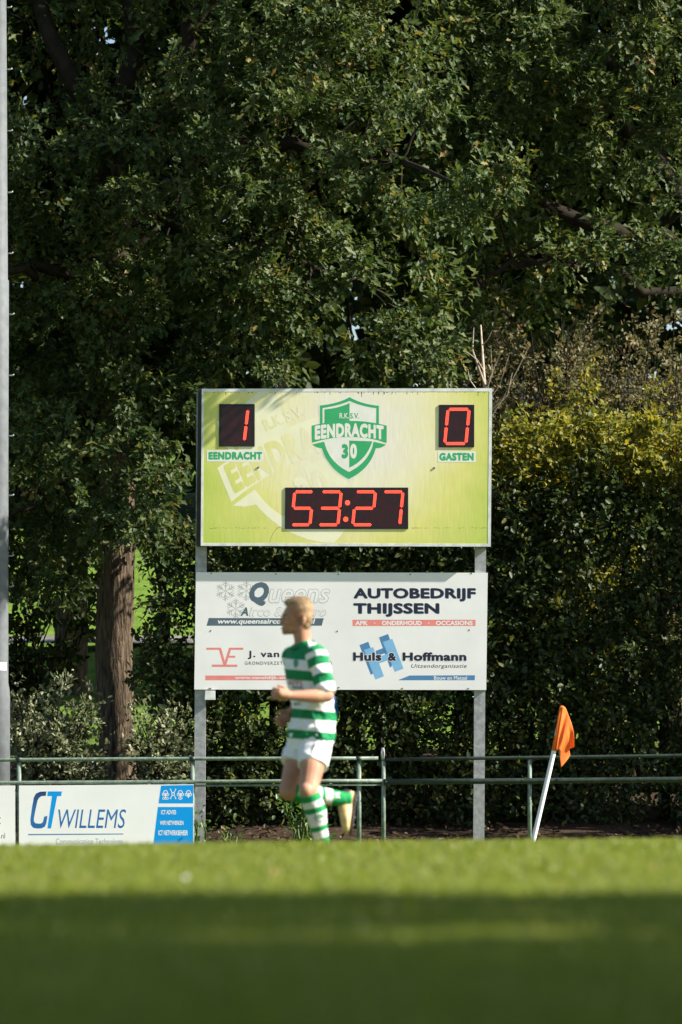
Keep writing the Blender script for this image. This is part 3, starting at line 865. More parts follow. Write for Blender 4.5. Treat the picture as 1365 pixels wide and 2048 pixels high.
        for k in range(4): rim.prism([oo[k], oo[(k + 1) % 4], ii[(k + 1) % 4], ii[k]], YC - .0085, YC - .0062)
        rim.build('rim', BLACKP, d)
        for ch, x, yt, w, h, sl in digits: digit(ch, x, yt, w, h, sl, Yd - .0006, d)
        for cx_, cy_ in colon or ():
            mb = MB()
            for i_ in range(-2, 3):
                for j_ in range(-2, 3):
                    if i_ * i_ + j_ * j_ < 5.5:
                        poly_px(mb, [(cx_ + i_ * 2.0 + .86 * math.cos(z), cy_ + j_ * 2.0 + .86 * math.sin(z)) for z in np.arange(6) * math.pi / 3], Yd - .0006)
            mb.build('colon_dot', LED, d)
    display('score_display', 'left display lit with the digit 1', 439, 808, 510, 893, [('1', 457, 819, 35, 64, 7, )][:0] + [('1', 457.5, 819, 31.5, 63, 7.5)])
    display('score_display', 'right display lit with the digit 0', 878.5, 809.5, 949, 894.5, [('0', 890, 818.5, 42.5, 68.5, 6.5)])
    display('clock_display', 'clock display lit with 53:27', 571, 975, 817, 1058,
            [('5', 583.5, 983.5, 37, 66, 6.5), ('3', 637.5, 983.5, 39, 66, 6.5), ('2', 706, 983.5, 39, 66, 6.5), ('7', 761, 983.5, 39, 66, 6.5)], [(695.5, 1005.5), (692, 1038.5)])
    # lifting eyes on the cabinet top
    for ex in (551, 831):
        th = np.linspace(-.4, np.pi + .4, 10)
        c = W(ex, 772, YC + .1)
        MB().tube([c + np.array([.022 * math.cos(a), 0, .022 * math.sin(a)]) for a in th], .006, 6).build('lifting_eye', GALV, t, True)

    # ------------------ sponsor panel
    sp = MB().prism([(392.5, 1144.5), (976, 1145.5), (973, 1380), (389, 1379)], YL, YL + .028).build('sponsor_panel', WHITEP, t)
    sp['label'] = 'white sponsor panel with four printed company adverts'
    Y = YL - .0002; Y2 = YL - .0005; Y3 = YL - .0008
    def txt(s, box, m_, bold=.02, shear=0., spacing=1., y=Y2): print_text(s, box, y, m_, sp, bold, shear, spacing)
    # advert one: snowflakes, outlined italics
    for cx_, cy_ in ((451.5, 1182), (493, 1182), (472, 1217.5)):
        mb = MB(); R = 20.5
        for k in range(6):
            a = math.pi / 2 + k * math.pi / 3; d = np.array([math.cos(a), math.sin(a)]); c = np.array([cx_, cy_])
            line_px(mb, c + d * 1.0, c + d * R, .8, Y); line_px(mb, c + d * R * .3 + np.array([-d[1], d[0]]) * 1.6, c + d * R * .95 + np.array([-d[1], d[0]]) * 1.6, .6, Y)
            for u, l in ((.45, .42), (.68, .3)):
                for sgn in (-1, 1):
                    a2 = a + sgn * math.pi / 3.4; line_px(mb, c + d * R * u, c + d * R * u + np.array([math.cos(a2), math.sin(a2)]) * R * l, .9, Y)
        mb.build('snowflake', GREYP, sp)
    txt('Q', (499, 1164, 538.5, 1212), SLATEP, .06, .25)
    def outlined(s, box, sp_=1.0, b=.028):
        txt(s, (box[0] - .6, box[1] - .6, box[2] + .6, box[3] + .6), GREYP, b, .25, sp_, Y2)
        txt(s, (box[0] + .35, box[1] + .35, box[2] - .35, box[3] - .35), WHITEP, b - .016, .25, sp_, Y3)
    outlined('ueens', (538, 1178, 660, 1206))
    txt('A', (481.5, 1214.5, 497, 1232), SLATEP, .04, .25)
    outlined('irco & Electro', (499, 1214.5, 652, 1232.5), 1.0, .026)
    poly_px(MB(), [(418, 1236), (648, 1236.5), (644, 1251.5), (413.5, 1251.5)], Y).build('web_strip', SLATEP, sp)
    txt('www.queensaircoelectro.nl', (436, 1237.5, 631, 1250.5), WHITEP, .03, .2)
    # advert two
    mb = MB()
    for a, b_, w in (((413, 1297.5), (441, 1297.5), 4.2), ((440, 1296), (450, 1331), 5), ((450, 1331), (461, 1296), 5), ((459, 1297.5), (487, 1297.5), 4.2), ((458, 1313.5), (471, 1313.5), 4), ((424, 1331.5), (475, 1331.5), 4.6)):
        line_px(mb, a, b_, w, Y)
    mb.build('monogram', REDP, sp)
    txt('J. van Eldijk', (496, 1301.5, 634, 1314.5), NAVYP, .03, 0, 1.15)
    txt('GRONDVERZET & SIERBESTRATING', (490, 1323, 664, 1329.5), TEXTG, .006, 0, 1.25)
    poly_px(MB(), [(411, 1351), (655, 1351), (655, 1360.5), (411, 1360.5)], Y).build('web_strip', REDP, sp)
    txt('www.vaneldijk-sierbestrating.nl', (470, 1351.8, 650, 1360.3), WHITEP, .02)
    # advert three
    for s, box in (('AUTOBEDRIJF', (707.5, 1176, 952, 1197)), ('THIJSSEN', (707, 1206, 879, 1227.5))):
        txt(s, (box[0] + .7, box[1] + .9, box[2] + .7, box[3] + .9), SHADOWP, .045, 0, 1.05, Y); txt(s, box, NAVYP, .045, 0, 1.05, Y2)
    poly_px(MB(), [(705.5, 1239.5), (951.5, 1239.5), (951.5, 1252), (705.5, 1252)], Y).build('service_strip', REDP, sp)
    txt('APK', (711, 1241.5, 736, 1250.5), WHITEP, .045); txt('ONDERHOUD', (764, 1241.5, 844, 1250.5), WHITEP, .045); txt('OCCASIONS', (872, 1241.5, 946, 1250.5), WHITEP, .045)
    for dx in (750, 858): poly_px(MB(), [(dx - 1.6, 1246), (dx, 1244.4), (dx + 1.6, 1246), (dx, 1247.6)], Y2).build('strip_dot', WHITEP, sp)
    # advert four
    def H(x, y): return (690 + x / 4.707, 1150 + y / 4.707)
    for pts, m_, y_ in (([(138, 660), (222, 628), (320, 900), (245, 940)], BLUED, Y), ([(322, 588), (408, 555), (470, 730), (440, 865), (425, 870)], BLUED, Y),
                        ([(290, 715), (360, 688), (380, 735), (300, 765)], BLUED, Y),
                        ([(180, 705), (268, 678), (368, 952), (290, 985)], BLUEP, Y2), ([(358, 630), (448, 600), (553, 880), (472, 912)], BLUEP, Y2), ([(262, 790), (420, 735), (440, 790), (285, 845)], BLUEP, Y2 - .0002)):
        poly_px(MB(), [H(*p) for p in pts], y_).build('emblem_bar', m_, sp)
    for s, box in (('Huls', (706.5, 1304.5, 763.5, 1322)), ('&', (776, 1305.5, 793, 1322)), ('Hoffmann', (805.5, 1304.5, 933.5, 1322))):
        txt(s, (box[0] - 1, box[1] - 1, box[2] + 1, box[3] + 1), WHITEP, .085, 0, 1.06, Y3); txt(s, box, NAVYP, .05, 0, 1.06, Y3 - .0003)
    txt('Uitzendorganisatie', (823, 1328, 934, 1338), TEXTG, .004, .22, 1.05)
    poly_px(MB(), [(820, 1351), (950.5, 1350.5), (950, 1360.5), (796, 1360.5)], Y).build('trade_strip', BLUED, sp)
    txt('Bouw en Metaal', (868.5, 1352, 934.5, 1359.5), WHITEP, .012)
    for bx, by in ((423, 1147), (552, 1148), (677, 1148.5), (821, 1149), (943, 1147), (422, 1261.5), (675, 1262.5), (939, 1260), (419, 1377), (422, 1377), (678, 1375), (805, 1377), (937, 1377)):
        MB().tube([W(bx, by, YL - .003), W(bx, by, YL + .001)], [.009, .009], 8).build('screw', BOLTM, sp)
    # junction box under the panel
    j = MB().prism([(411, 1381), (431, 1381), (431, 1399.5), (410, 1399.5)], 53.12, 53.17).build('junction_box', FRAMEW, t)
    MB().tube([W(414, 1400, 53.15), W(415, 1405, 53.15), W(412, 1409, 53.15)], [.012, .009, .006], 6).build('cable_gland', BLACKP, j)


build_scoreboard()

# ------------------------------------------------------------------ railings
YR = 52.66


def rail_path(p, Y): return [W(x, y, Y) for x, y in p]


def post(px, top, Y, m, parent, r=.026, cap=True):
    p = MB().tube([W(px, top, Y), W(px, 1722, Y)], [r, r], 14)
    return p.build('post', m, parent, True)


RL = thing('railing', 'worn grey-green tube railing in front of the left scoreboard post', 'railing', (W(400, 1709, YR)[0], YR, 0))
for px, top in ((38.5, 1523), (385.5, 1520), (718.5, 1520)):
    pp = post(px, top, YR + .02, PAINT_G, RL)
    MB().tube([W(px - 5, 1519.5 - (px > 300) * 2, YR), W(px + 5, 1519.5 - (px > 300) * 2, YR)], [.029, .029], 14).build('rail_clamp', PAINT_D, pp, True)
MB().tube(rail_path([(-420, 1523), (0, 1520), (200, 1518.5), (385, 1517.5), (600, 1517), (757, 1516.5)], YR), .0215, 14).build('top_rail', PAINT_G, RL, True)
MB().tube(rail_path([(-420, 1568), (0, 1565.5), (200, 1564.5), (385, 1563.5), (600, 1562), (765, 1561.5)], YR - .012), .021, 14).build('middle_rail', PAINT_G, RL, True)
MB().tube(rail_path([(385, 1571.5), (600, 1570), (762, 1569.5)], YR - .005), .013, 10).build('lower_channel', PAINT_G, RL, True)
for px in (48, 160, 394, 500, 735):
    MB().tube([W(px, 1565, YR - .042), W(px, 1565, YR - .03)], [.008, .008], 6).build('bolt', BOLTM, RL)
RR = thing('railing', 'dark green tube railing running behind the corner flag', 'railing', (W(1000, 1709, YR)[0], YR, 0))
for px, top in ((767.5, 1519), (1060, 1514), (1395, 1512), (1700, 1510)): post(px, top, YR + .022, PAINT_G, RR, .0245 if px < 1000 else .023)
MB().tube(rail_path([(772, 1519), (960, 1516.5), (1160, 1514), (1365, 1511), (1800, 1506)], YR), .0205, 14).build('top_rail', PAINT_D, RR, True)
MB().tube(rail_path([(768, 1563.5), (960, 1562.5), (1160, 1561), (1365, 1559), (1800, 1555)], YR - .012), .033, 14).build('lower_rail', PAINT_D, RR, True)
for px, py in ((773, 1563), (1047, 1560), (1117, 1557)):
    MB().tube([W(px, py, YR - .055), W(px, py, YR - .042)], [.010, .010], 6).build('bolt', BOLTM, RR)
# hooped end of the railing post beside the runner
MB().tube([W(765, 1520, YR), W(763.5, 1506, YR), W(765, 1496, YR), W(767, 1496, YR), W(768.5, 1506, YR), W(767, 1520, YR)], .011, 8).build('end_loop', GALV, RR, True)

# ------------------------------------------------------------------ advertising boards hung under the railing
YB = 52.60


def build_boards():
    b = MB().prism([(38.5, 1571), (387.5, 1568.5), (387.5, 1706), (38.5, 1707)], YB, YB + .022)
    t = thing('advertising_board', 'white advertising board with dark and bright blue lettering under the railing', 'board', (W(212, 1709, YB)[0], YB, 0))
    b.build('panel', BOARDW, t)
    Y = YB - .0002; Y2 = YB - .0005
    grad = bpy.data.materials.new('print_ct_blue'); grad.use_nodes = True
    nt = grad.node_tree; bs = nt.nodes['Principled BSDF']; tc = nt.nodes.new('ShaderNodeTexCoord'); sx = nt.nodes.new('ShaderNodeSeparateXYZ')
    nt.links.new(tc.outputs['Object'], sx.inputs[0])
    r = nt.nodes.new('ShaderNodeMapRange'); r.inputs[1].default_value = .18; r.inputs[2].default_value = .75
    nt.links.new(sx.outputs['Z'], r.inputs[0]); rp = nt.nodes.new('ShaderNodeValToRGB')
    rp.color_ramp.elements[0].color = (.01, .10, .34, 1); rp.color_ramp.elements[1].color = (.012, .03, .12, 1)
    rp.color_ramp.elements.new(.5).color = (.02, .17, .46, 1)
    nt.links.new(r.outputs[0], rp.inputs['Fac']); nt.links.new(rp.outputs[0], bs.inputs['Base Color']); bs.inputs['Roughness'].default_value = .45
    def K(x, y): return (x / 3.4125, 1560 + y / 3.4125)
    c = MB()
    outer = [(318, 78), (275, 80), (248, 92), (233, 118), (220, 190), (209, 270), (212, 305), (228, 326), (255, 331), (285, 330), (308, 318), (318, 295), (326, 245)]
    inner = [(315, 108), (285, 110), (268, 122), (258, 140), (245, 200), (233, 262), (234, 284), (244, 295), (262, 298), (282, 297), (294, 288), (299, 270), (303, 250)]
    for k in range(len(outer) - 1): poly_px(c, [K(*outer[k]), K(*outer[k + 1]), K(*inner[k + 1]), K(*inner[k])], Y)
    c.build('letter_c', grad, t)
    tt = MB(); poly_px(tt, [K(328, 78), K(424, 78), K(419, 110), K(324, 110)], Y); poly_px(tt, [K(357, 110), K(392, 110), K(350, 330), K(326, 330)], Y - .0002)
    tt.build('letter_t', CYANP, t)
    print_text('WILLEMS', (117, 1618.5, 252.5, 1656.5), Y, grad, t, .0, .22, name='company_name')
    MB().add([W(57, 1668, Y), W(247, 1667, Y), W(247, 1669, Y), W(57, 1670.5, Y)], [(0, 1, 2, 3)]).build('underline', BLUED, t)
    print_text('Communication Technology', (112, 1677, 246, 1692), Y, SHADOWP, t, -.004, 0, name='strapline')
    bl = MB(); poly_px(bl, [K(1101, 38), K(1322, 34), K(1320, 160), K(1083, 160)], Y); bl.build('icon_block', CYANP, t)
    b2 = MB(); poly_px(b2, [K(1079, 184), K(1320, 184), K(1320, 480), K(1043, 480)], Y); b2 = b2.build('service_block', CYANP, t)
    for s, box in (('ICT ADVIES', (1101, 205, 1204, 235)), ('WIFI NETWERKEN', (1093, 278, 1254, 307)), ('ICT NETWERKBEHEER', (1082, 343, 1284, 378))):
        (x0, y0), (x1, y1) = K(*box[:2]), K(*box[2:]); print_text(s, (x0, y0, x1, y1), Y2, BOARDW, b2, .025)
    def ring(mb, cx, cy, rx, ry, w, a0=0, a1=2 * math.pi, n=12):
        q = np.linspace(a0, a1, n)
        for k in range(n - 1):
            line_px(mb, (cx + rx * math.cos(q[k]), cy + ry * math.sin(q[k])), (cx + rx * math.cos(q[k + 1]), cy + ry * math.sin(q[k + 1])), w, Y2)
    for k, cx in enumerate((1131, 1183, 1233, 1288)):
        mb = MB(); x, y = K(cx, 95)
        if k != 1:
            ring(mb, x, y - 2, 4.2, 5.0, 1.5); ring(mb, x - 3.6, y + 1.2, 3, 2.9, 1.2); ring(mb, x + 3.6, y + 1.2, 3, 2.9, 1.2)
            line_px(mb, (x, y - 2), (x, y + 9 - (k == 3) * 1), 1.6, Y2)
            if k == 0: [ring(mb, x + d, y + 9, 1.8, 2.2, 1.1) for d in (-4, 0, 4)]
            if k == 2: ring(mb, x, y + 8.5, 3.4, 2.6, 1.3)
            if k == 3: line_px(mb, (x - 2.5, y + 5), (x + 2.5, y + 5), 1.4, Y2)
        else:
            ring(mb, x, y, 2.6, 3, 1.5)
            for sx_ in (-1, 1):
                for sy_ in (-1, 1):
                    line_px(mb, (x + sx_ * 1.8, y + sy_ * 2), (x + sx_ * 5, y + sy_ * 8.5), 1.4, Y2); ring(mb, x + sx_ * 5, y + sy_ * 9, 1, 1.2, 1)
        mb.build('icon', BOARDW, t)
    t2 = thing('advertising_board', 'white advertising board cut off by the left edge below the mast', 'board', (W(-150, 1709, YB)[0], YB, 0))
    MB().prism([(-318, 1573), (30.5, 1571), (31, 1707), (-318, 1708)], YB, YB + .022).build('panel', BOARDW, t2)
    print_text('.nl', (0, 1666, 10.5, 1677), Y, TEXTG, t2, .0, name='web_address'); print_text('g', (-12, 1634, 1.6, 1651), Y, TEXTG, t2, .03, name='company_name')
    return


build_boards()


# ------------------------------------------------------------------ floodlight mast at the left edge
def build_mast():
    Y = 53.45; cx = -9.0
    x = W(cx, 0, Y)[0]
    t = thing('floodlight_mast', 'tall galvanised floodlight mast with climbing pegs at the left edge', 'mast', (x, Y, 0))
    def z(py): return W(0, py, Y)[2]
    k = Y / FPX
    prof = [(1712, 29.5), (1392, 29.5), (1378, 28.5), (1366, 26.2), (1200, 26.2), (900, 26.4), (562, 27.3), (559, 25.2), (0, 22.3), (-900, 18.5), (-1500, 15)]
    MB().tube([(x, Y, z(p)) for p, _ in prof], [r * k for _, r in prof], 32).build('shaft', MASTM, t, True)
    for n_, py in enumerate((-229, -107, 15, 139, 262, 385, 507, 629, 751, 872, 991, 1112, 1173)):
        r = float(np.interp(py, [p for p, _ in prof][::-1], [q for _, q in prof][::-1])) * k
        MB().tube([(x + r - .02, Y, z(py)), (x + r + 7 * k, Y, z(py)), (x + r + 9.5 * k, Y, z(py - 1)), (x + r + 10.5 * k, Y, z(py - 3))], [.0085, .0085, .0085, .007], 8).build('climbing_peg', GALV, t, True)
    a = MB(); 
    ang = np.linspace(.35, 1.05, 9); r = 26.9 * k
    v = [(x + r * math.sin(q), Y - r * math.cos(q), zz) for zz in (z(1341), z(1325)) for q in ang]
    a.add(v, [(i, i + 1, 9 + i + 1, 9 + i) for i in range(8)]).build('number_plate', BOARDW, t, True)
    lamp = MB()
    for dx in (-.7, -.25, .25, .7): lamp.box((x + dx - .2, Y - .5, z(-1490)), (x + dx + .2, Y - .2, z(-1560)))
    lamp.box((x - 1, Y - .22, z(-1496)), (x + 1, Y - .12, z(-1482)))
    lamp.build('lamp_heads', DARKBOX, t)


build_mast()


# ------------------------------------------------------------------ corner flag
def build_flag():
    Y = 50.2
    foot = W(1059, 1722, Y)
    t = thing('corner_flag', 'leaning white corner pole with limp orange flag', 'flag', foot)
    plastic = mat('pole_plastic', (.78, .79, .80), .4, .4, var=.04, scale=12)
    orange = mat('orange_cloth', (1.0, .27, .06), .65, .2, var=.06, scale=25, bump=.05)
    nt = orange.node_tree; b = nt.nodes['Principled BSDF']; out = nt.nodes['Material Output']
    tr = nt.nodes.new('ShaderNodeBsdfTranslucent'); tr.inputs[0].default_value = (1, .30, .07, 1)
    mx = nt.nodes.new('ShaderNodeMixShader'); mx.inputs[0].default_value = .4
    nt.links.new(b.outputs[0], mx.inputs[1]); nt.links.new(tr.outputs[0], mx.inputs[2]); nt.links.new(mx.outputs[0], out.inputs[0])
    MB().tube([foot, W(1068, 1677, Y), W(1109, 1500, Y), W(1124.5, 1415, Y)], [.026, .026, .026, .025], 18).build('pole', plastic, t, True)
    # sleeve round the pole and the limp cloth
    fl = MB().tube([W(1108.7, 1501.5, Y), W(1115, 1470, Y), W(1121, 1436, Y), W(1124.6, 1414, Y), W(1125, 1411.5, Y)], [.029, .028, .0275, .027, .012], 18).build('flag', orange, t, True)
    ns, nu = 26, 40
    V = np.zeros((ns, nu, 3))
    for i, s in enumerate(np.linspace(0, 1, ns)):
        h = np.array([1126, 1412.5]) * (1 - s) + np.array([1112.5, 1501]) * s
        fy = np.array([1150.5, 1494]) * (1 - s) + np.array([1121, 1535]) * s
        fy = np.array([np.interp(s, [0, .22, .5, .75, 1], [1150.5, 1141, 1144, 1136, 1121]), np.interp(s, [0, .22, .5, .75, 1], [1494, 1499, 1511, 1520, 1535])])
        ctl = np.array([1141, 1414]) * (1 - s) + np.array([1127, 1494]) * s
        for j, u in enumerate(np.linspace(0, 1, nu)):
            p = (1 - u) ** 2 * h + 2 * u * (1 - u) * ctl + u * u * fy
            w3 = W(p[0], p[1], Y)
            w3[1] += .045 * math.sin(u * 6.5 + s * 3.5) * min(1, u * 3) - .035 + .13 * u
            w3[0] += .012 * math.cos(u * 8 + s * 4) * u
            V[i, j] = w3
    f = [(i * nu + j, i * nu + j + 1, (i + 1) * nu + j + 1, (i + 1) * nu + j) for i in range(ns - 1) for j in range(nu - 1)]
    o = obj('cloth', V.reshape(-1, 3), f, orange, fl, True)
    so = o.modifiers.new('thickness', 'SOLIDIFY'); so.thickness = .002


build_flag()


# ------------------------------------------------------------------ the running player
YP = 29.5


def Q(px, py, dy=0.): return W(px, py, YP + dy)


def ball(c, r, n=14, rot=None):
    c = np.array(c); r = np.broadcast_to(np.array(r, float), (3,))
    th = np.linspace(0, np.pi, n); ph = np.linspace(0, 2 * np.pi, 2 * n, endpoint=False)
    v = np.array([(math.sin(a) * math.cos(b), math.sin(a) * math.sin(b), math.cos(a)) for a in th for b in ph]) * r
    if rot is not None: v = v @ np.array(rot.to_3x3()).T
    m = 2 * n
    f = [(i * m + j, (i + 1) * m + j, (i + 1) * m + (j + 1) % m, i * m + (j + 1) % m) for i in range(n - 1) for j in range(m)]
    return v + c, f


def limb(pts, rad):
    """rounded limb through joints with a radius at each"""
    pts = np.array(pts, float); rad = np.array(rad, float); v, f = [], []
    seg = np.linalg.norm(np.diff(pts, axis=0), axis=1); t = np.concatenate([[0], np.cumsum(seg)])
    n = max(4, int(t[-1] / .012)); tt = np.linspace(0, t[-1], n)
    p = np.stack([np.interp(tt, t, pts[:, k]) for k in range(3)], 1); r = np.interp(tt, t, rad)
    mb = MB(); mb.tube(p, r, 16)
    mb.add(*ball(p[0], r[0], 10)); mb.add(*ball(p[-1], r[-1], 10))
    return mb


def fuse(mbs, voxel, smooth=4, name='fused'):
    """one continuous surface out of overlapping shapes"""
    allv = MB()
    for m in mbs: allv.add(np.concatenate(m.v), m.f)
    me = bpy.data.meshes.new(name); me.from_pydata([tuple(v) for v in np.concatenate(allv.v)], [], allv.f); me.update()
    bm = bmesh.new(); bm.from_mesh(me); bmesh.ops.recalc_face_normals(bm, faces=bm.faces); bm.to_mesh(me); bm.free()
    o = bpy.data.objects.new(name, me); COL.objects.link(o)
    r = o.modifiers.new('r', 'REMESH'); r.mode = 'VOXEL'; r.voxel_size = voxel; r.use_smooth_shade = True
    if smooth:
        s = o.modifiers.new('s', 'SMOOTH'); s.iterations = smooth; s.factor = .5
    dg = bpy.context.evaluated_depsgraph_get()
    e = bpy.data.meshes.new_from_object(o.evaluated_get(dg))
    v = np.array([q.co for q in e.vertices]); f = [tuple(p.vertices) for p in e.polygons]
    bpy.data.objects.remove(o); bpy.data.meshes.remove(me); bpy.data.meshes.remove(e)
    return v, f


def M1(v, f): return MB().add(v, f)


def sections(secs, n=28):
    """loft of ellipses: (centre, half-axis vector a, half-axis vector b)"""
    th = np.linspace(0, 2 * np.pi, n, endpoint=False); v = []
    for c, a, b in secs: v += [np.array(c) + np.array(a) * math.cos(q) + np.array(b) * math.sin(q) for q in th]
    m = len(secs)
    f = [(i * n + k, i * n + (k + 1) % n, (i + 1) * n + (k + 1) % n, (i + 1) * n + k) for i in range(m - 1) for k in range(n)]
    f += [tuple(range(n - 1, -1, -1)), tuple((m - 1) * n + k for k in range(n))]
    return MB().add(v, f)


def band_mat(name, bounds, cols, rough=.75):
    """cloth with hoops: colour steps along the attribute hoop"""
    m = bpy.data.materials.new(name); m.use_nodes = True
    nt = m.node_tree; b = nt.nodes['Principled BSDF']; b.inputs['Roughness'].default_value = rough; b.inputs['Specular IOR Level'].default_value = .2
    at = nt.nodes.new('ShaderNodeAttribute'); at.attribute_name = 'hoop'
    r = nt.nodes.new('ShaderNodeValToRGB'); r.color_ramp.interpolation = 'CONSTANT'; e = r.color_ramp.elements
    lo, hi = bounds[0], bounds[-1]
    while len(e) < len(cols): e.new(.5)
    for q, p, c in zip(e, bounds[:-1], cols): q.position = (p - lo) / (hi - lo); q.color = (*c, 1)
    mr = nt.nodes.new('ShaderNodeMapRange'); mr.inputs[1].default_value = lo; mr.inputs[2].default_value = hi
    nt.links.new(at.outputs['Fac'], mr.inputs[0]); nt.links.new(mr.outputs[0], r.inputs['Fac'])
    nt.links.new(r.outputs['Color'], b.inputs['Base Color'])
    tc = nt.nodes.new('ShaderNodeTexCoord'); nb = nt.nodes.new('ShaderNodeTexNoise'); nb.inputs['Scale'].default_value = 13; nb.inputs['Detail'].default_value = 3; nb.inputs['Distortion'].default_value = 1.2
    mp = nt.nodes.new('ShaderNodeMapping'); mp.inputs['Scale'].default_value = (1.2, 1.2, .5); mp.inputs['Rotation'].default_value = (.3, .5, 0)
    nt.links.new(tc.outputs['Object'], mp.inputs[0]); nt.links.new(mp.outputs[0], nb.inputs['Vector'])
    bp = nt.nodes.new('ShaderNodeBump'); bp.inputs['Strength'].default_value = .55; bp.inputs['Distance'].default_value = .02
    nt.links.new(nb.outputs['Fac'], bp.inputs['Height']); nt.links.new(bp.outputs[0], b.inputs['Normal'])
    return m


def build_player():
    GR, WH = (.010, .215, .075), (.80, .81, .82)
    foot = Q(652, 1722, -.2)
    t = thing('person', 'jogging player in green and white hooped shirt, white shorts and hooped socks', 'person', (Q(630, 1722)[0], YP, float(foot[2])))
    F = np.array([-.87, -.5, 0]); L = np.array([.5, -.87, 0]); U = np.array([0, 0, 1.])
    pxm = YP / FPX
    # ---- body, one surface
    parts = []
    hipN, hipF = Q(633, 1482, -.085), Q(606, 1482, .085)
    kneeN, ankN = Q(617, 1581, -.27), Q(650, 1698, -.2)
    kneeF, ankF = Q(577, 1583, -.09), Q(696, 1599, .06)
    parts.append(limb([hipN, (hipN * .45 + kneeN * .55), kneeN], [.074, .076, .060]))
    parts.append(limb([kneeN, kneeN * .65 + ankN * .35 + np.array([.012, .02, 0]), ankN], [.060, .058, .036]))
    parts.append(M1(*ball(kneeN + np.array([-.012, -.03, -.002]), (.045, .042, .05))))
    parts.append(limb([hipF, hipF * .45 + kneeF * .55, kneeF], [.078, .074, .058]))
    parts.append(limb([kneeF, kneeF * .65 + ankF * .35, ankF], [.058, .055, .036]))
    parts.append(sections([(Q(622, 1490), L * .14, F * .095), (Q(625, 1440), L * .135, F * .09), (Q(618, 1360), L * .15, F * .09), (Q(612, 1318), L * .16, F * .09), (Q(608, 1300), L * .09, F * .07)]))
    # neck and head (the face looks left, a little towards the camera)
    parts.append(limb([Q(609, 1302), Q(606, 1280), Q(602, 1250)], [.066, .055, .056]))
    parts.append(M1(*ball(Q(599.5, 1222.5), (.087, .073, .088))))
    parts.append(M1(*ball(Q(584, 1236), (.060, .060, .085))))
    parts.append(M1(*ball(Q(580, 1256), (.046, .046, .042))))
    parts.append(M1(*ball(Q(570.5, 1264.5), (.020, .026, .017))))
    parts.append(M1(*ball(Q(595, 1258), (.04, .05, .035))))
    parts.append(limb([Q(565.5, 1234), Q(562.8, 1245.5)], [.0085, .0125]))
    parts.append(M1(*ball(Q(565.5, 1246.5), (.012, .017, .009))))
    parts.append(M1(*ball(Q(567.8, 1230.5), (.013, .046, .010))))
    parts.append(M1(*ball(Q(566.4, 1254.6), (.0115, .021, .0055)))); parts.append(M1(*ball(Q(566.8, 1258.8), (.0115, .020, .006))))
    # cheek and ear
    parts.append(M1(*ball(Q(577, 1246, -.035), (.026, .02, .022))))
    for s in (-1, 1):
        parts.append(M1(*ball(Q(607.5, 1241, s * .074), (.017, .012, .030), 12, Matrix.Rotation(.25, 4, 'Y'))))
        parts.append(M1(*ball(Q(605.5, 1248, s * .072), (.010, .010, .012))))
    # arms
    shN, elN, wrN = Q(636, 1314, -.165), Q(655, 1391, -.23), Q(583, 1391.5, -.34)
    shF, elF, wrF = Q(585, 1314, .16), Q(618, 1386, .25), Q(582, 1425, .14)
    parts.append(limb([shN, shN * .5 + elN * .5, elN], [.050, .047, .042])); parts.append(limb([elN, elN * .68 + wrN * .32 + np.array([0, 0, -.004]), wrN], [.043, .045, .029]))
    parts.append(limb([shF, elF], [.058, .042])); parts.append(limb([elF, elF * .6 + wrF * .4, wrF], [.042, .042, .028]))
    # hands: palm, four curled fingers and a thumb
    def hand(wr, fwd, up, out, k=1.0):
        """fwd: along the forearm, up: towards the thumb side, out: from the palm to the back of the hand"""
        fwd, up, out = unit(np.array(fwd, float)), unit(np.array(up, float)), unit(np.array(out, float))
        c = wr + fwd * .05 * k
        parts.append(limb([wr, wr + fwd * .03, c + fwd * .025], [.028, .031, .030]))
        parts.append(sections([(wr + fwd * .02, up * .030, out * .018), (c, up * .040, out * .017), (c + fwd * .036, up * .042, out * .015)], 18))
        for i, (o_, ln) in enumerate(((.031, .96), (.0105, 1.06), (-.0105, 1.0), (-.031, .82))):
            a = c + fwd * .034 + up * o_ + out * .004
            b1 = a + fwd * .030 * ln - out * .014
            b2 = b1 + (fwd * .002 - out * .028) * ln
            b3 = b2 + (-fwd * .022 - out * .004) * ln
            parts.append(limb([a, b1], [.0100, .0094])); parts.append(limb([b1, b2], [.0094, .0088])); parts.append(limb([b2, b3], [.0088, .0078]))
        th0 = wr + fwd * .022 + up * .026 - out * .012
        th1 = th0 + fwd * .032 + up * .022 - out * .016; th2 = th1 + fwd * .030 + up * .004 - out * .006
        parts.append(limb([th0, th1], [.0135, .0110])); parts.append(limb([th1, th2], [.0108, .0088]))
    hand(wrN, (-1, -.42, .14), (.12, -.05, 1), (.30, -.9, 0))
    hand(wrF, (-.66, -.35, -.62), (-.55, -.2, .75), (.1, .95, -.1))
    # ankles hidden in the shoes
    v, f = fuse(parts, .0052, 4)
    skin = mat('skin', (.47, .26, .165), .55, .3, col2=(.39, .185, .115), scale=9, bump=.04, bscale=60)
    bsdf = skin.node_tree.nodes['Principled BSDF']; bsdf.inputs['Subsurface Weight'].default_value = .12; bsdf.inputs['Subsurface Radius'].default_value = (.02, .008, .005)
    obj('body', v, f, skin, t, True)
    dark = mat('eye_dark', (.03, .022, .02), .3, .5); sclera = mat('eye_white', (.55, .53, .52), .3, .5)
    browm = mat('brow_hair', (.24, .15, .08), .8, .1)
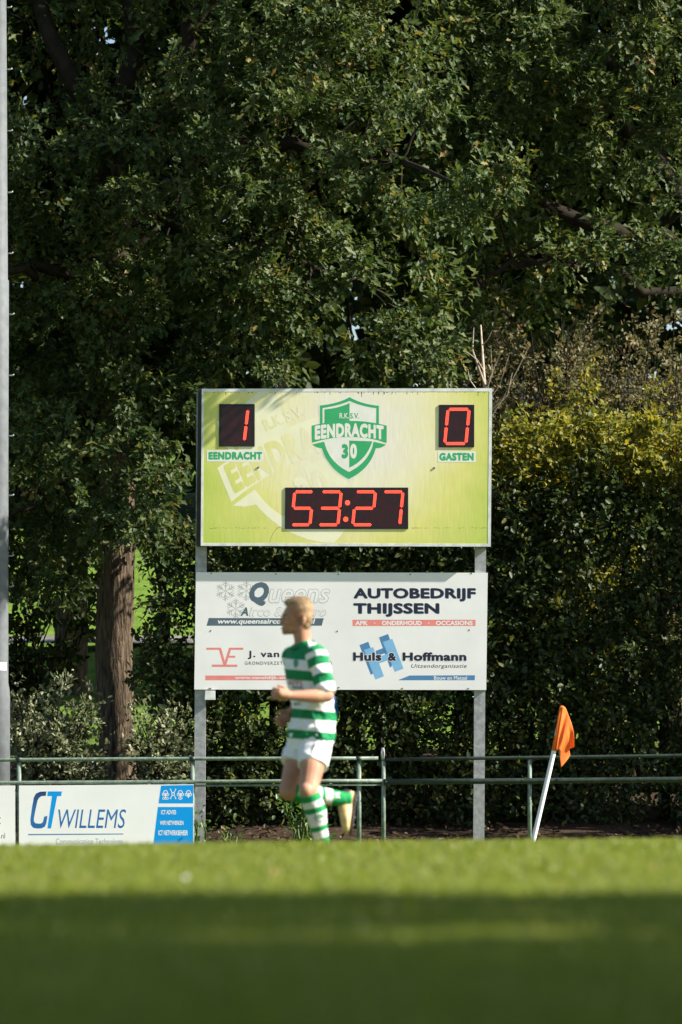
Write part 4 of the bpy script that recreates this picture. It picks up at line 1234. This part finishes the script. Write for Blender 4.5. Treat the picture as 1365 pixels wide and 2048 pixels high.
    for s in (-1, 1):
        e = M1(*ball(Q(571.6, 1236.2, s * .0385), (.0105, .0105, .0075))).build('eye', sclera, t, True)
        M1(*ball(Q(570.2, 1236.2, s * .0415), (.0075, .0082, .0062))).build('iris', dark, e, True)
        limb([Q(566.8, 1229.3, s * .022), Q(568.3, 1228.2, s * .042), Q(574, 1230, s * .057)], [.0035, .0048, .003]).build('eyebrow', browm, t, True)
    M1(*ball(Q(565.2, 1257.0), (.0095, .020, .0035))).build('lips', mat('lips', (.42, .17, .15), .5, .3), t, True)
    # ---- hair: cap and short strands
    hp = [M1(*ball(Q(602.5, 1217.5), (.0765, .0752, .074))), M1(*ball(Q(594, 1208.5), (.064, .058, .043))), M1(*ball(Q(610.5, 1234), (.048, .0715, .066))), M1(*ball(Q(612, 1250), (.030, .060, .040))), M1(*ball(Q(580, 1207), (.034, .047, .021)))]
    hv, hf = fuse(hp, .006, 3)
    hv = hv + unit(hv - Q(603, 1225)) * (.0008 * rng.normal(size=(len(hv), 1)))
    hairm = mat('blond_hair', (.58, .41, .24), .7, .2, col2=(.38, .25, .14), scale=40, bump=.8, bscale=120)
    mb = MB().add(hv, hf)
    sel = rng.choice(len(hv), 5200)
    for k in sel:
        p = hv[k]; n = unit(p - Q(603, 1228)); d = unit(n * .55 + np.array([-.35, 0, .25]) + rng.normal(size=3) * .3)
        if n[2] < .1: d = unit(n * .25 + np.array([.3, 0, -.7]) + rng.normal(size=3) * .22)
        ln = rng.uniform(.006, .014) * (1.5 if n[2] > .6 else .8); s = unit(np.cross(d, rng.normal(size=3))) * .0011; s2 = unit(np.cross(d, s)) * .0011
        mb.add([p - s - n * .002, p + s - n * .002, p + s2 - n * .002, p + d * ln], [(0, 1, 3), (1, 2, 3), (2, 0, 3)])
    mb.build('hair', hairm, t, True)

    # ---- shirt
    def hoop_obj(name, v, f, vals, m):
        o = obj(name, v, f, m, t, True)
        a = o.data.attributes.new('hoop', 'FLOAT', 'POINT'); a.data.foreach_set('value', np.asarray(vals, np.float32)); return o
    def wrinkle(v, amp, fz=22, seed=0):
        """soft diagonal creases pushed in and out along the cloth"""
        c = v.mean(0); d = v - c; d[:, 2] *= .1
        n = unit(d); x, y, z = v.T
        w = 0
        for k, (ax_, ay_, az_, a_) in enumerate(((14, 9, 21, 1.), (-19, 12, 26, .8), (31, -17, 13, .6), (8, 22, 44, .45), (-42, 20, 33, .35))):
            q = np.sin(x * ax_ + y * ay_ + z * az_ + seed * 1.7 + k + 1.2 * np.sin(z * 9 + x * 7 + k)); w = w + a_ * (1 - 2 * np.abs(q) ** .7)
        return v + n * (amp * w * .6)[:, None]
    sh = sections([(Q(608, 1299), L * .085, F * .078), (Q(610, 1306), L * .15, F * .09), (Q(612, 1316), L * .185, F * .108), (Q(613.5, 1330), L * .195, F * .120), (Q(615, 1348), L * .195, F * .126), (Q(620, 1380), L * .185, F * .122),
                   (Q(626, 1405), L * .178, F * .124), (Q(627.5, 1428), L * .180, F * .132), (Q(625, 1455), L * .192, F * .143), (Q(622.5, 1479), L * .203, F * .150), (Q(622, 1482.5), L * .200, F * .147)])
    col_ = limb([Q(606, 1296), Q(634, 1310, -.15)], [.062, .062]); col2 = limb([Q(606, 1297), Q(586, 1312, .15)], [.06, .06])
    v, f = fuse([sh, col_, col2], .007, 3)
    low = np.clip((EYE + (HORIZON - 1360) / FPX * YP - v[:, 2]) / .3, .25, 1)
    v = v + (wrinkle(v, .012) - v) * low[:, None]
    py = HORIZON - (v[:, 2] - EYE) / v[:, 1] * FPX
    px = 682.5 + v[:, 0] / v[:, 1] * FPX
    val = py - (px - 600) * .085
    val = np.where((px > 617) & (px < 640) & (py < 1312) & (v[:, 1] < YP + .02), 1330, val)      # white shoulder panel
    shirtm = band_mat('hooped_shirt', [1200, 1319, 1340, 1360, 1417, 1436, 1460, 1477.5, 1500], [GR, WH, GR, WH, GR, WH, GR, WH])
    shirt = hoop_obj('shirt', v, f, val, shirtm)
    # sleeves
    slv = [(shN + np.array([-.008, .012, .010]), .075), (shN * .6 + elN * .4, .069), (shN * .22 + elN * .78 + np.array([0, 0, 0]), .067), (shN * .04 + elN * .96, .064)]
    ax = unit(elN - shN); s1 = unit(np.cross(ax, U)); s2 = np.cross(ax, s1)
    v, f = fuse([sections([(c, s1 * r, s2 * r) for c, r in slv]), M1(*ball(slv[0][0], .074))], .006, 3)
    v = wrinkle(v, .006, 35, 1)
    tt = (v - shN) @ ax / np.linalg.norm(elN - shN)
    sleevem = band_mat('hooped_sleeve', [-1, -.12, .02, .25, .47, .70, 2], [GR, WH, GR, WH, GR, WH])
    # the first entries: shoulder panel white, then hoops
    hoop_obj('sleeve', v, f, tt, sleevem)
    axF = unit(elF - shF); f1 = unit(np.cross(axF, U)); f2 = np.cross(axF, f1)
    v, f = fuse([sections([(shF, f1 * .072, f2 * .072), (shF * .3 + elF * .7, f1 * .068, f2 * .068), (elF * .9 + shF * .1, f1 * .063, f2 * .063)]), M1(*ball(shF, .07))], .007, 2)
    hoop_obj('sleeve', v, f, (v - shF) @ axF / np.linalg.norm(elF - shF), sleevem)
    # collar
    green = mat('collar_green', (.012, .16, .065), .8, .15)
    th = np.linspace(0, 2 * np.pi, 30)
    ring = [Q(605.5, 1290.5) + L * .071 * math.cos(a) + F * .066 * math.sin(a) + U * (-.026 * math.sin(a) + .012 * math.cos(a) * 0) for a in th]
    MB().tube(ring, .0105, 8, False).build('collar', green, t, True)
    # ---- prints that lie on the cloth
    dg = bpy.context.evaluated_depsgraph_get()
    def drape(name, shape, o, m, up=.003):
        """lay flat shapes (pixel verts, faces) on the cloth mesh o"""
        me = o.data; off = world_loc(o)
        bvh = BVHTree.FromPolygons([v.co + Vector(off) for v in me.vertices], [p.vertices for p in me.polygons])
        eye = Vector((0, 0, EYE)); vv = []
        for x, y in shape[0]:
            d = (Vector(W(x, y, YP)) - eye).normalized(); h = bvh.ray_cast(eye, d)
            if h[0] is None: h = bvh.find_nearest(Vector(W(x, y, YP - .15)))
            vv.append(np.array(h[0]) + np.array((h[1] * (1 if h[1].y < 0 else -1))) * up)
        return obj(name, vv, shape[1], m, t)
    def tshape(s, box, bold=.02, rot=0.):
        v, f = text_shape(s, bold)
        x = box[0] + v[:, 0] * (box[2] - box[0]); y = box[3] - v[:, 1] * (box[3] - box[1]) + (x - box[0]) * rot
        k = len(v) // (9 if bold > 0 else 1)
        return list(zip(x, y))[:k], [q for q in f if max(q) < k]
    drape('chest_print', tshape('AFFS', (576, 1358, 606, 1370), .03, .1), shirt, mat('print_red', (.45, .02, .06), .6, .2))
    for k in range(5):
        x = 586 + k * 4.6; drape('chest_print', ([(x, 1372 + k * .4), (x + 3.2, 1372 + k * .4), (x + 3.2, 1377 + k * .4), (x, 1377 + k * .4)], [(0, 1, 2, 3)]), shirt, mat('print_shirt_blue', (.16, .20, .36), .6, .2))
    drape('chest_print', tshape('en', (588, 1404.5, 602, 1411.5), .02, -.02), shirt, mat('print_olive', (.10, .13, .09), .6, .2))
    shd = [(588, 1321), (592.5, 1318.5), (598, 1321.5), (597.5, 1330), (592.5, 1337), (588, 1330.5)]
    drape('chest_crest', (shd, [(0, 1, 2, 3, 4, 5)]), shirt, mat('crest_green', (.10, .30, .19), .6, .2))
    drape('hem_badge', ([(634 + 2 * math.cos(a), 1469.5 + 2.6 * math.sin(a)) for a in np.arange(8) * math.pi / 4], [tuple(range(8))]), shirt, mat('badge_white', (.75, .75, .74), .6, .2))
    # blue panel on the back of the shirt, seen edge on behind the elbow
    bl = mat('back_blue', (.03, .24, .62), .6, .25)
    vv, ff = [], []
    for k, z in enumerate(np.linspace(1393, 1428, 6)):
        for j, a in enumerate(np.linspace(-.62, .75, 7)):
            i_ = float(np.interp(z, [1380, 1405, 1428, 1455], [0, 1, 2, 3])); w = np.interp(z, [1380, 1405, 1428], [.185, .178, .18]); d = np.interp(z, [1380, 1405, 1428], [.122, .124, .132])
            cxx = np.interp(z, [1380, 1405, 1428], [620, 626, 627.5])
            vv.append(Q(cxx, z) + L * (w + .012) * math.sin(a) - F * (d + .012) * math.cos(a))
    ff = [(k * 7 + j, k * 7 + j + 1, (k + 1) * 7 + j + 1, (k + 1) * 7 + j) for k in range(5) for j in range(6)]
    obj('back_number', vv, ff, bl, t, True)

    # ---- shorts
    white = mat('shorts_white', (.80, .81, .83), .75, .2, var=.03, scale=8, bump=.35, bscale=14)
    def tubeleg(a, b, ra, rb, k0=1.):
        ax = unit(b - a); p = unit(np.cross(ax, np.array([0, 1., 0]))); q = np.cross(ax, p)
        return sections([(a + (b - a) * u, p * (ra + (rb - ra) * u), q * (ra + (rb - ra) * u) * k0) for u in np.linspace(0, 1, 6)])
    hemN, hemF = Q(626, 1533, -.16), Q(583.5, 1529, -.0)
    v, f = fuse([sections([(Q(622, 1466), L * .165, F * .135), (Q(622, 1484), L * .18, F * .142), (Q(621, 1500), L * .165, F * .135)]), tubeleg(Q(632, 1488, -.08), hemN, .108, .101), tubeleg(Q(605, 1490, .07), hemF, .105, .088)], .006, 1)
    v = wrinkle(v, .007, 18, 2)
    shorts = obj('shorts', v, f, white, t, True)
    mark = mat('shorts_mark', (.05, .055, .08), .6, .2)
    mb = [(622, 1505), (627, 1501), (631, 1495), (630, 1489), (628, 1489), (627.5, 1496), (623, 1503)]
    drape('shorts_mark', ([(628, 1487.5), (632, 1488), (628.5, 1494), (626.5, 1500), (624, 1509), (622.5, 1509), (624, 1500), (626.5, 1493)], [(0, 1, 2, 7), (7, 2, 3, 6), (6, 3, 4, 5)]), shorts, mark)

    # ---- socks
    def sock(a, b, prof, m, name='sock'):
        us = np.linspace(prof[0][0], prof[-1][0], 40); ax = b - a; e = unit(ax); p = unit(np.cross(e, np.array([0, 1., 0]))); q = np.cross(e, p)
        secs = []
        for u in us:
            r = np.interp(u, [k[0] for k in prof], [k[1] for k in prof]); bulge = np.interp(u, [.1, .35, .7], [0, .012, 0])
            secs.append((a + ax * u + np.array([bulge, bulge * .8, 0]), p * r, q * r))
        mbx = sections(secs, 30); V = np.concatenate(mbx.v)
        tt = (V - a) @ e / np.linalg.norm(ax)
        o = obj(name, V, mbx.f, m, t, True)
        at = o.data.attributes.new('hoop', 'FLOAT', 'POINT'); at.data.foreach_set('value', tt.astype(np.float32)); return o
    SG = (.010, .25, .075); SWc = (.72, .70, .69)
    sN = sock(kneeN, ankN, [(.06, .0635), (.16, .066), (.38, .0665), (.6, .055), (.85, .045), (1.0, .043)], band_mat('sock_hoops', [-1, .165, .275, .36, .59, .675, .79, 2], [SG, SWc, SG, SWc, SG, SWc, SG]))
    logo = mat('sock_logo', (.14, .34, .22), .7, .15)
    th = np.linspace(0, 2 * np.pi, 17)[:-1]
    oo = [(640 + 11.5 * math.cos(a), 1635.5 + 7.5 * math.sin(a)) for a in th]; ii = [(640 + 9.3 * math.cos(a), 1635.5 + 5.6 * math.sin(a)) for a in th]
    drape('sock_logo', (oo + ii, [(k, (k + 1) % 16, 16 + (k + 1) % 16, 16 + k) for k in range(16)]), sN, logo)
    for k in range(4):
        x = 633 + k * 3.6; y = 1637 - k * .8; drape('sock_logo', ([(x, y - 4), (x + 2.2, y - 4.4), (x + 2.2, y + .6), (x, y + 1)], [(0, 1, 2, 3)]), sN, logo)
    sF = sock(kneeF, ankF, [(.08, .060), (.2, .064), (.42, .062), (.65, .053), (.9, .046), (1.03, .045)], band_mat('sock_hoops_far', [-1, .36, .515, .575, .70, 2], [SG, SWc, SG, SWc, SG]))
    drape('sock_logo', ([(671, 1578), (675, 1586), (681, 1585), (677, 1590), (681, 1597), (675, 1594), (671, 1598), (672, 1588)], [(0, 1, 7), (1, 2, 3), (1, 3, 7), (3, 4, 5), (3, 5, 7), (5, 6, 7)]), sF, mat('sock_white', SWc, .7, .15))

    # ---- boots
    cream = mat('boot_cream', (.58, .43, .20), .5, .35, var=.2, scale=18); sole = mat('boot_dark', (.05, .042, .042), .5, .35, var=.3, scale=18)
    def boot(heel, toe, up, name, flat=None):
        """heel to toe along the sole line, up = from sole to instep"""
        fw = unit(toe - heel); up = unit(up - fw * (up @ fw)); sd_ = np.cross(fw, up); Lf = np.linalg.norm(toe - heel)
        prof = [(.0, .030, .026), (.05, .036, .040), (.18, .037, .050), (.35, .038, .050), (.55, .043, .041), (.72, .047, .033), (.88, .040, .026), (.97, .024, .019), (1., .010, .010)]
        v, f = fuse([sections([(heel + fw * Lf * u + up * h, sd_ * w, up * h) for u, w, h in prof], 20)], .006, 2)
        o = obj(name, v, f, cream, t, True)
        pr2 = [(.0, .031), (.2, .037), (.4, .036), (.6, .043), (.75, .047), (.9, .040), (1., .014)]
        sections([(heel + fw * Lf * u - up * .004, sd_ * (w + .001), up * .009) for u, w in pr2], 16).build('sole', sole, o, True)
        sections([(heel + fw * Lf * u + up * h, sd_ * w, up * hh) for u, h, w, hh in ((-.012, .046, .026, .030), (.05, .048, .038, .048), (.16, .058, .039, .050), (.2, .06, .036, .045))], 16).build('heel_counter', sole, o, True)
        for u in (.1, .2, .62, .8):
            for s_ in (-1, 1):
                c = heel + fw * Lf * u + sd_ * .024 * s_
                MB().tube([c - up * .006, c - up * .022], [.008, .005], 8).build('stud', sole, o)
    boot(Q(710, 1586, .10), Q(699.5, 1668, .0), np.array([-1., -.25, .0]), 'boot')
    boot(foot + np.array([.02, .03, .016]), foot + np.array([-.20, -.13, .016]), U, 'boot')


build_player()

# ------------------------------------------------------------------ grass of the pitch
def build_grass():
    tufts = bpy.data.collections.new('grass_tufts')
    for q in range(7):
        n = 34
        x = rng.normal(size=(n, 2)) * .05
        V, Fi, T, R = [], [], [], []
        k = 0
        for i in range(n):
            h = rng.uniform(.017, .030); w = rng.uniform(.0016, .0028); a = rng.uniform(0, 2 * np.pi); d = np.array([math.cos(a), math.sin(a)]); s = np.array([-d[1], d[0]]) * w
            ln = rng.uniform(.1, .8) * h; p = x[i]; r = rng.random() if rng.random() > .04 else 1.
            V += [(*(p - s), -.004), (*(p + s), -.004), (*(p + d * ln * .35 + s * .8), h * .6), (*(p + d * ln * .35 - s * .8), h * .6), (*(p + d * ln), h)]
            Fi += [k, k + 1, k + 2, k + 3, k + 3, k + 2, k + 4]; T += [4, 3]; R += [r] * 5; k += 5
        o = np_obj('grass_tuft', V, Fi, T, GRASS, None, {'rnd': R})
        COL.objects.unlink(o); tufts.objects.link(o)
    ys = np.concatenate([np.linspace(3.6, 26, 60), np.linspace(27, 52.3, 20)])
    v, f = [], []
    for i, y in enumerate(ys):
        hw = .078 * y + 3.2
        for x in np.linspace(-hw, hw, 7): v.append((x, y, float(ground_z(y) + tilt(x, y)) + .006 * math.sin(x * .9 + 1.3 * y)))
    for i in range(len(ys) - 1):
        for j in range(6): f.append((i * 7 + j, i * 7 + j + 1, (i + 1) * 7 + j + 1, (i + 1) * 7 + j))
    o = obj('grass', v, f, GRASS)
    tag(o, 'short mown grass of the football pitch', 'grass', kind='stuff')
    ng = bpy.data.node_groups.new('grass_scatter', 'GeometryNodeTree')
    ng.interface.new_socket('Geometry', in_out='INPUT', socket_type='NodeSocketGeometry'); ng.interface.new_socket('Geometry', in_out='OUTPUT', socket_type='NodeSocketGeometry')
    N = ng.nodes; gi = N.new('NodeGroupInput'); go = N.new('NodeGroupOutput')
    dp = N.new('GeometryNodeDistributePointsOnFaces'); dp.inputs['Density'].default_value = 330
    ip = N.new('GeometryNodeInstanceOnPoints'); ci = N.new('GeometryNodeCollectionInfo')
    ci.inputs['Collection'].default_value = tufts; ci.inputs['Separate Children'].default_value = True; ci.inputs['Reset Children'].default_value = True
    ip.inputs['Pick Instance'].default_value = True
    rv = N.new('FunctionNodeRandomValue'); rv.data_type = 'FLOAT_VECTOR'; rv.inputs[0].default_value = (-.12, -.12, 0); rv.inputs[1].default_value = (.12, .12, 6.283)
    rs = N.new('FunctionNodeRandomValue'); rs.data_type = 'FLOAT'; rs.inputs[2].default_value = .8; rs.inputs[3].default_value = 1.2; rs.inputs['Seed'].default_value = 5
    k = ng.links.new
    k(gi.outputs[0], dp.inputs['Mesh']); k(dp.outputs['Points'], ip.inputs['Points']); k(ci.outputs[0], ip.inputs['Instance'])
    k(rv.outputs[0], ip.inputs['Rotation']); k(rs.outputs[1], ip.inputs['Scale']); k(ip.outputs[0], go.inputs[0])
    md = o.modifiers.new('scatter', 'NODES'); md.node_group = ng


build_grass()

# a few fallen leaves on the pitch
for px, py, Y, m, lb in ((365, 1764, 12.2, mat('white_petal', (.7, .7, .68), .6, .2), 'small white petal lying in the sunlit grass at left'),
                         (541, 1752, 13.0, mat('orange_leaf', (.36, .15, .06), .7, .2), 'orange brown fallen leaf in the sunlit grass below the runner'),
                         (1300, 1738, 13.6, mat('tan_leaf', (.34, .2, .1), .7, .2), 'tan fallen leaf in the sunlit grass at far right')):
    c = np.array([(px - 682.5) / FPX * Y, Y, float(ground_z(Y)) + .034])
    V, i, t_, r = leaf_arrays(c[None], np.array([[.8, .3, .15]]), np.array([[0, -.5, 1.]]), np.array([.022]), T_OVAL)
    tag(np_obj('fallen_leaf' if 'leaf' in lb else 'fallen_petal', V, i, t_, m), lb, 'leaf' if 'leaf' in lb else 'petal')
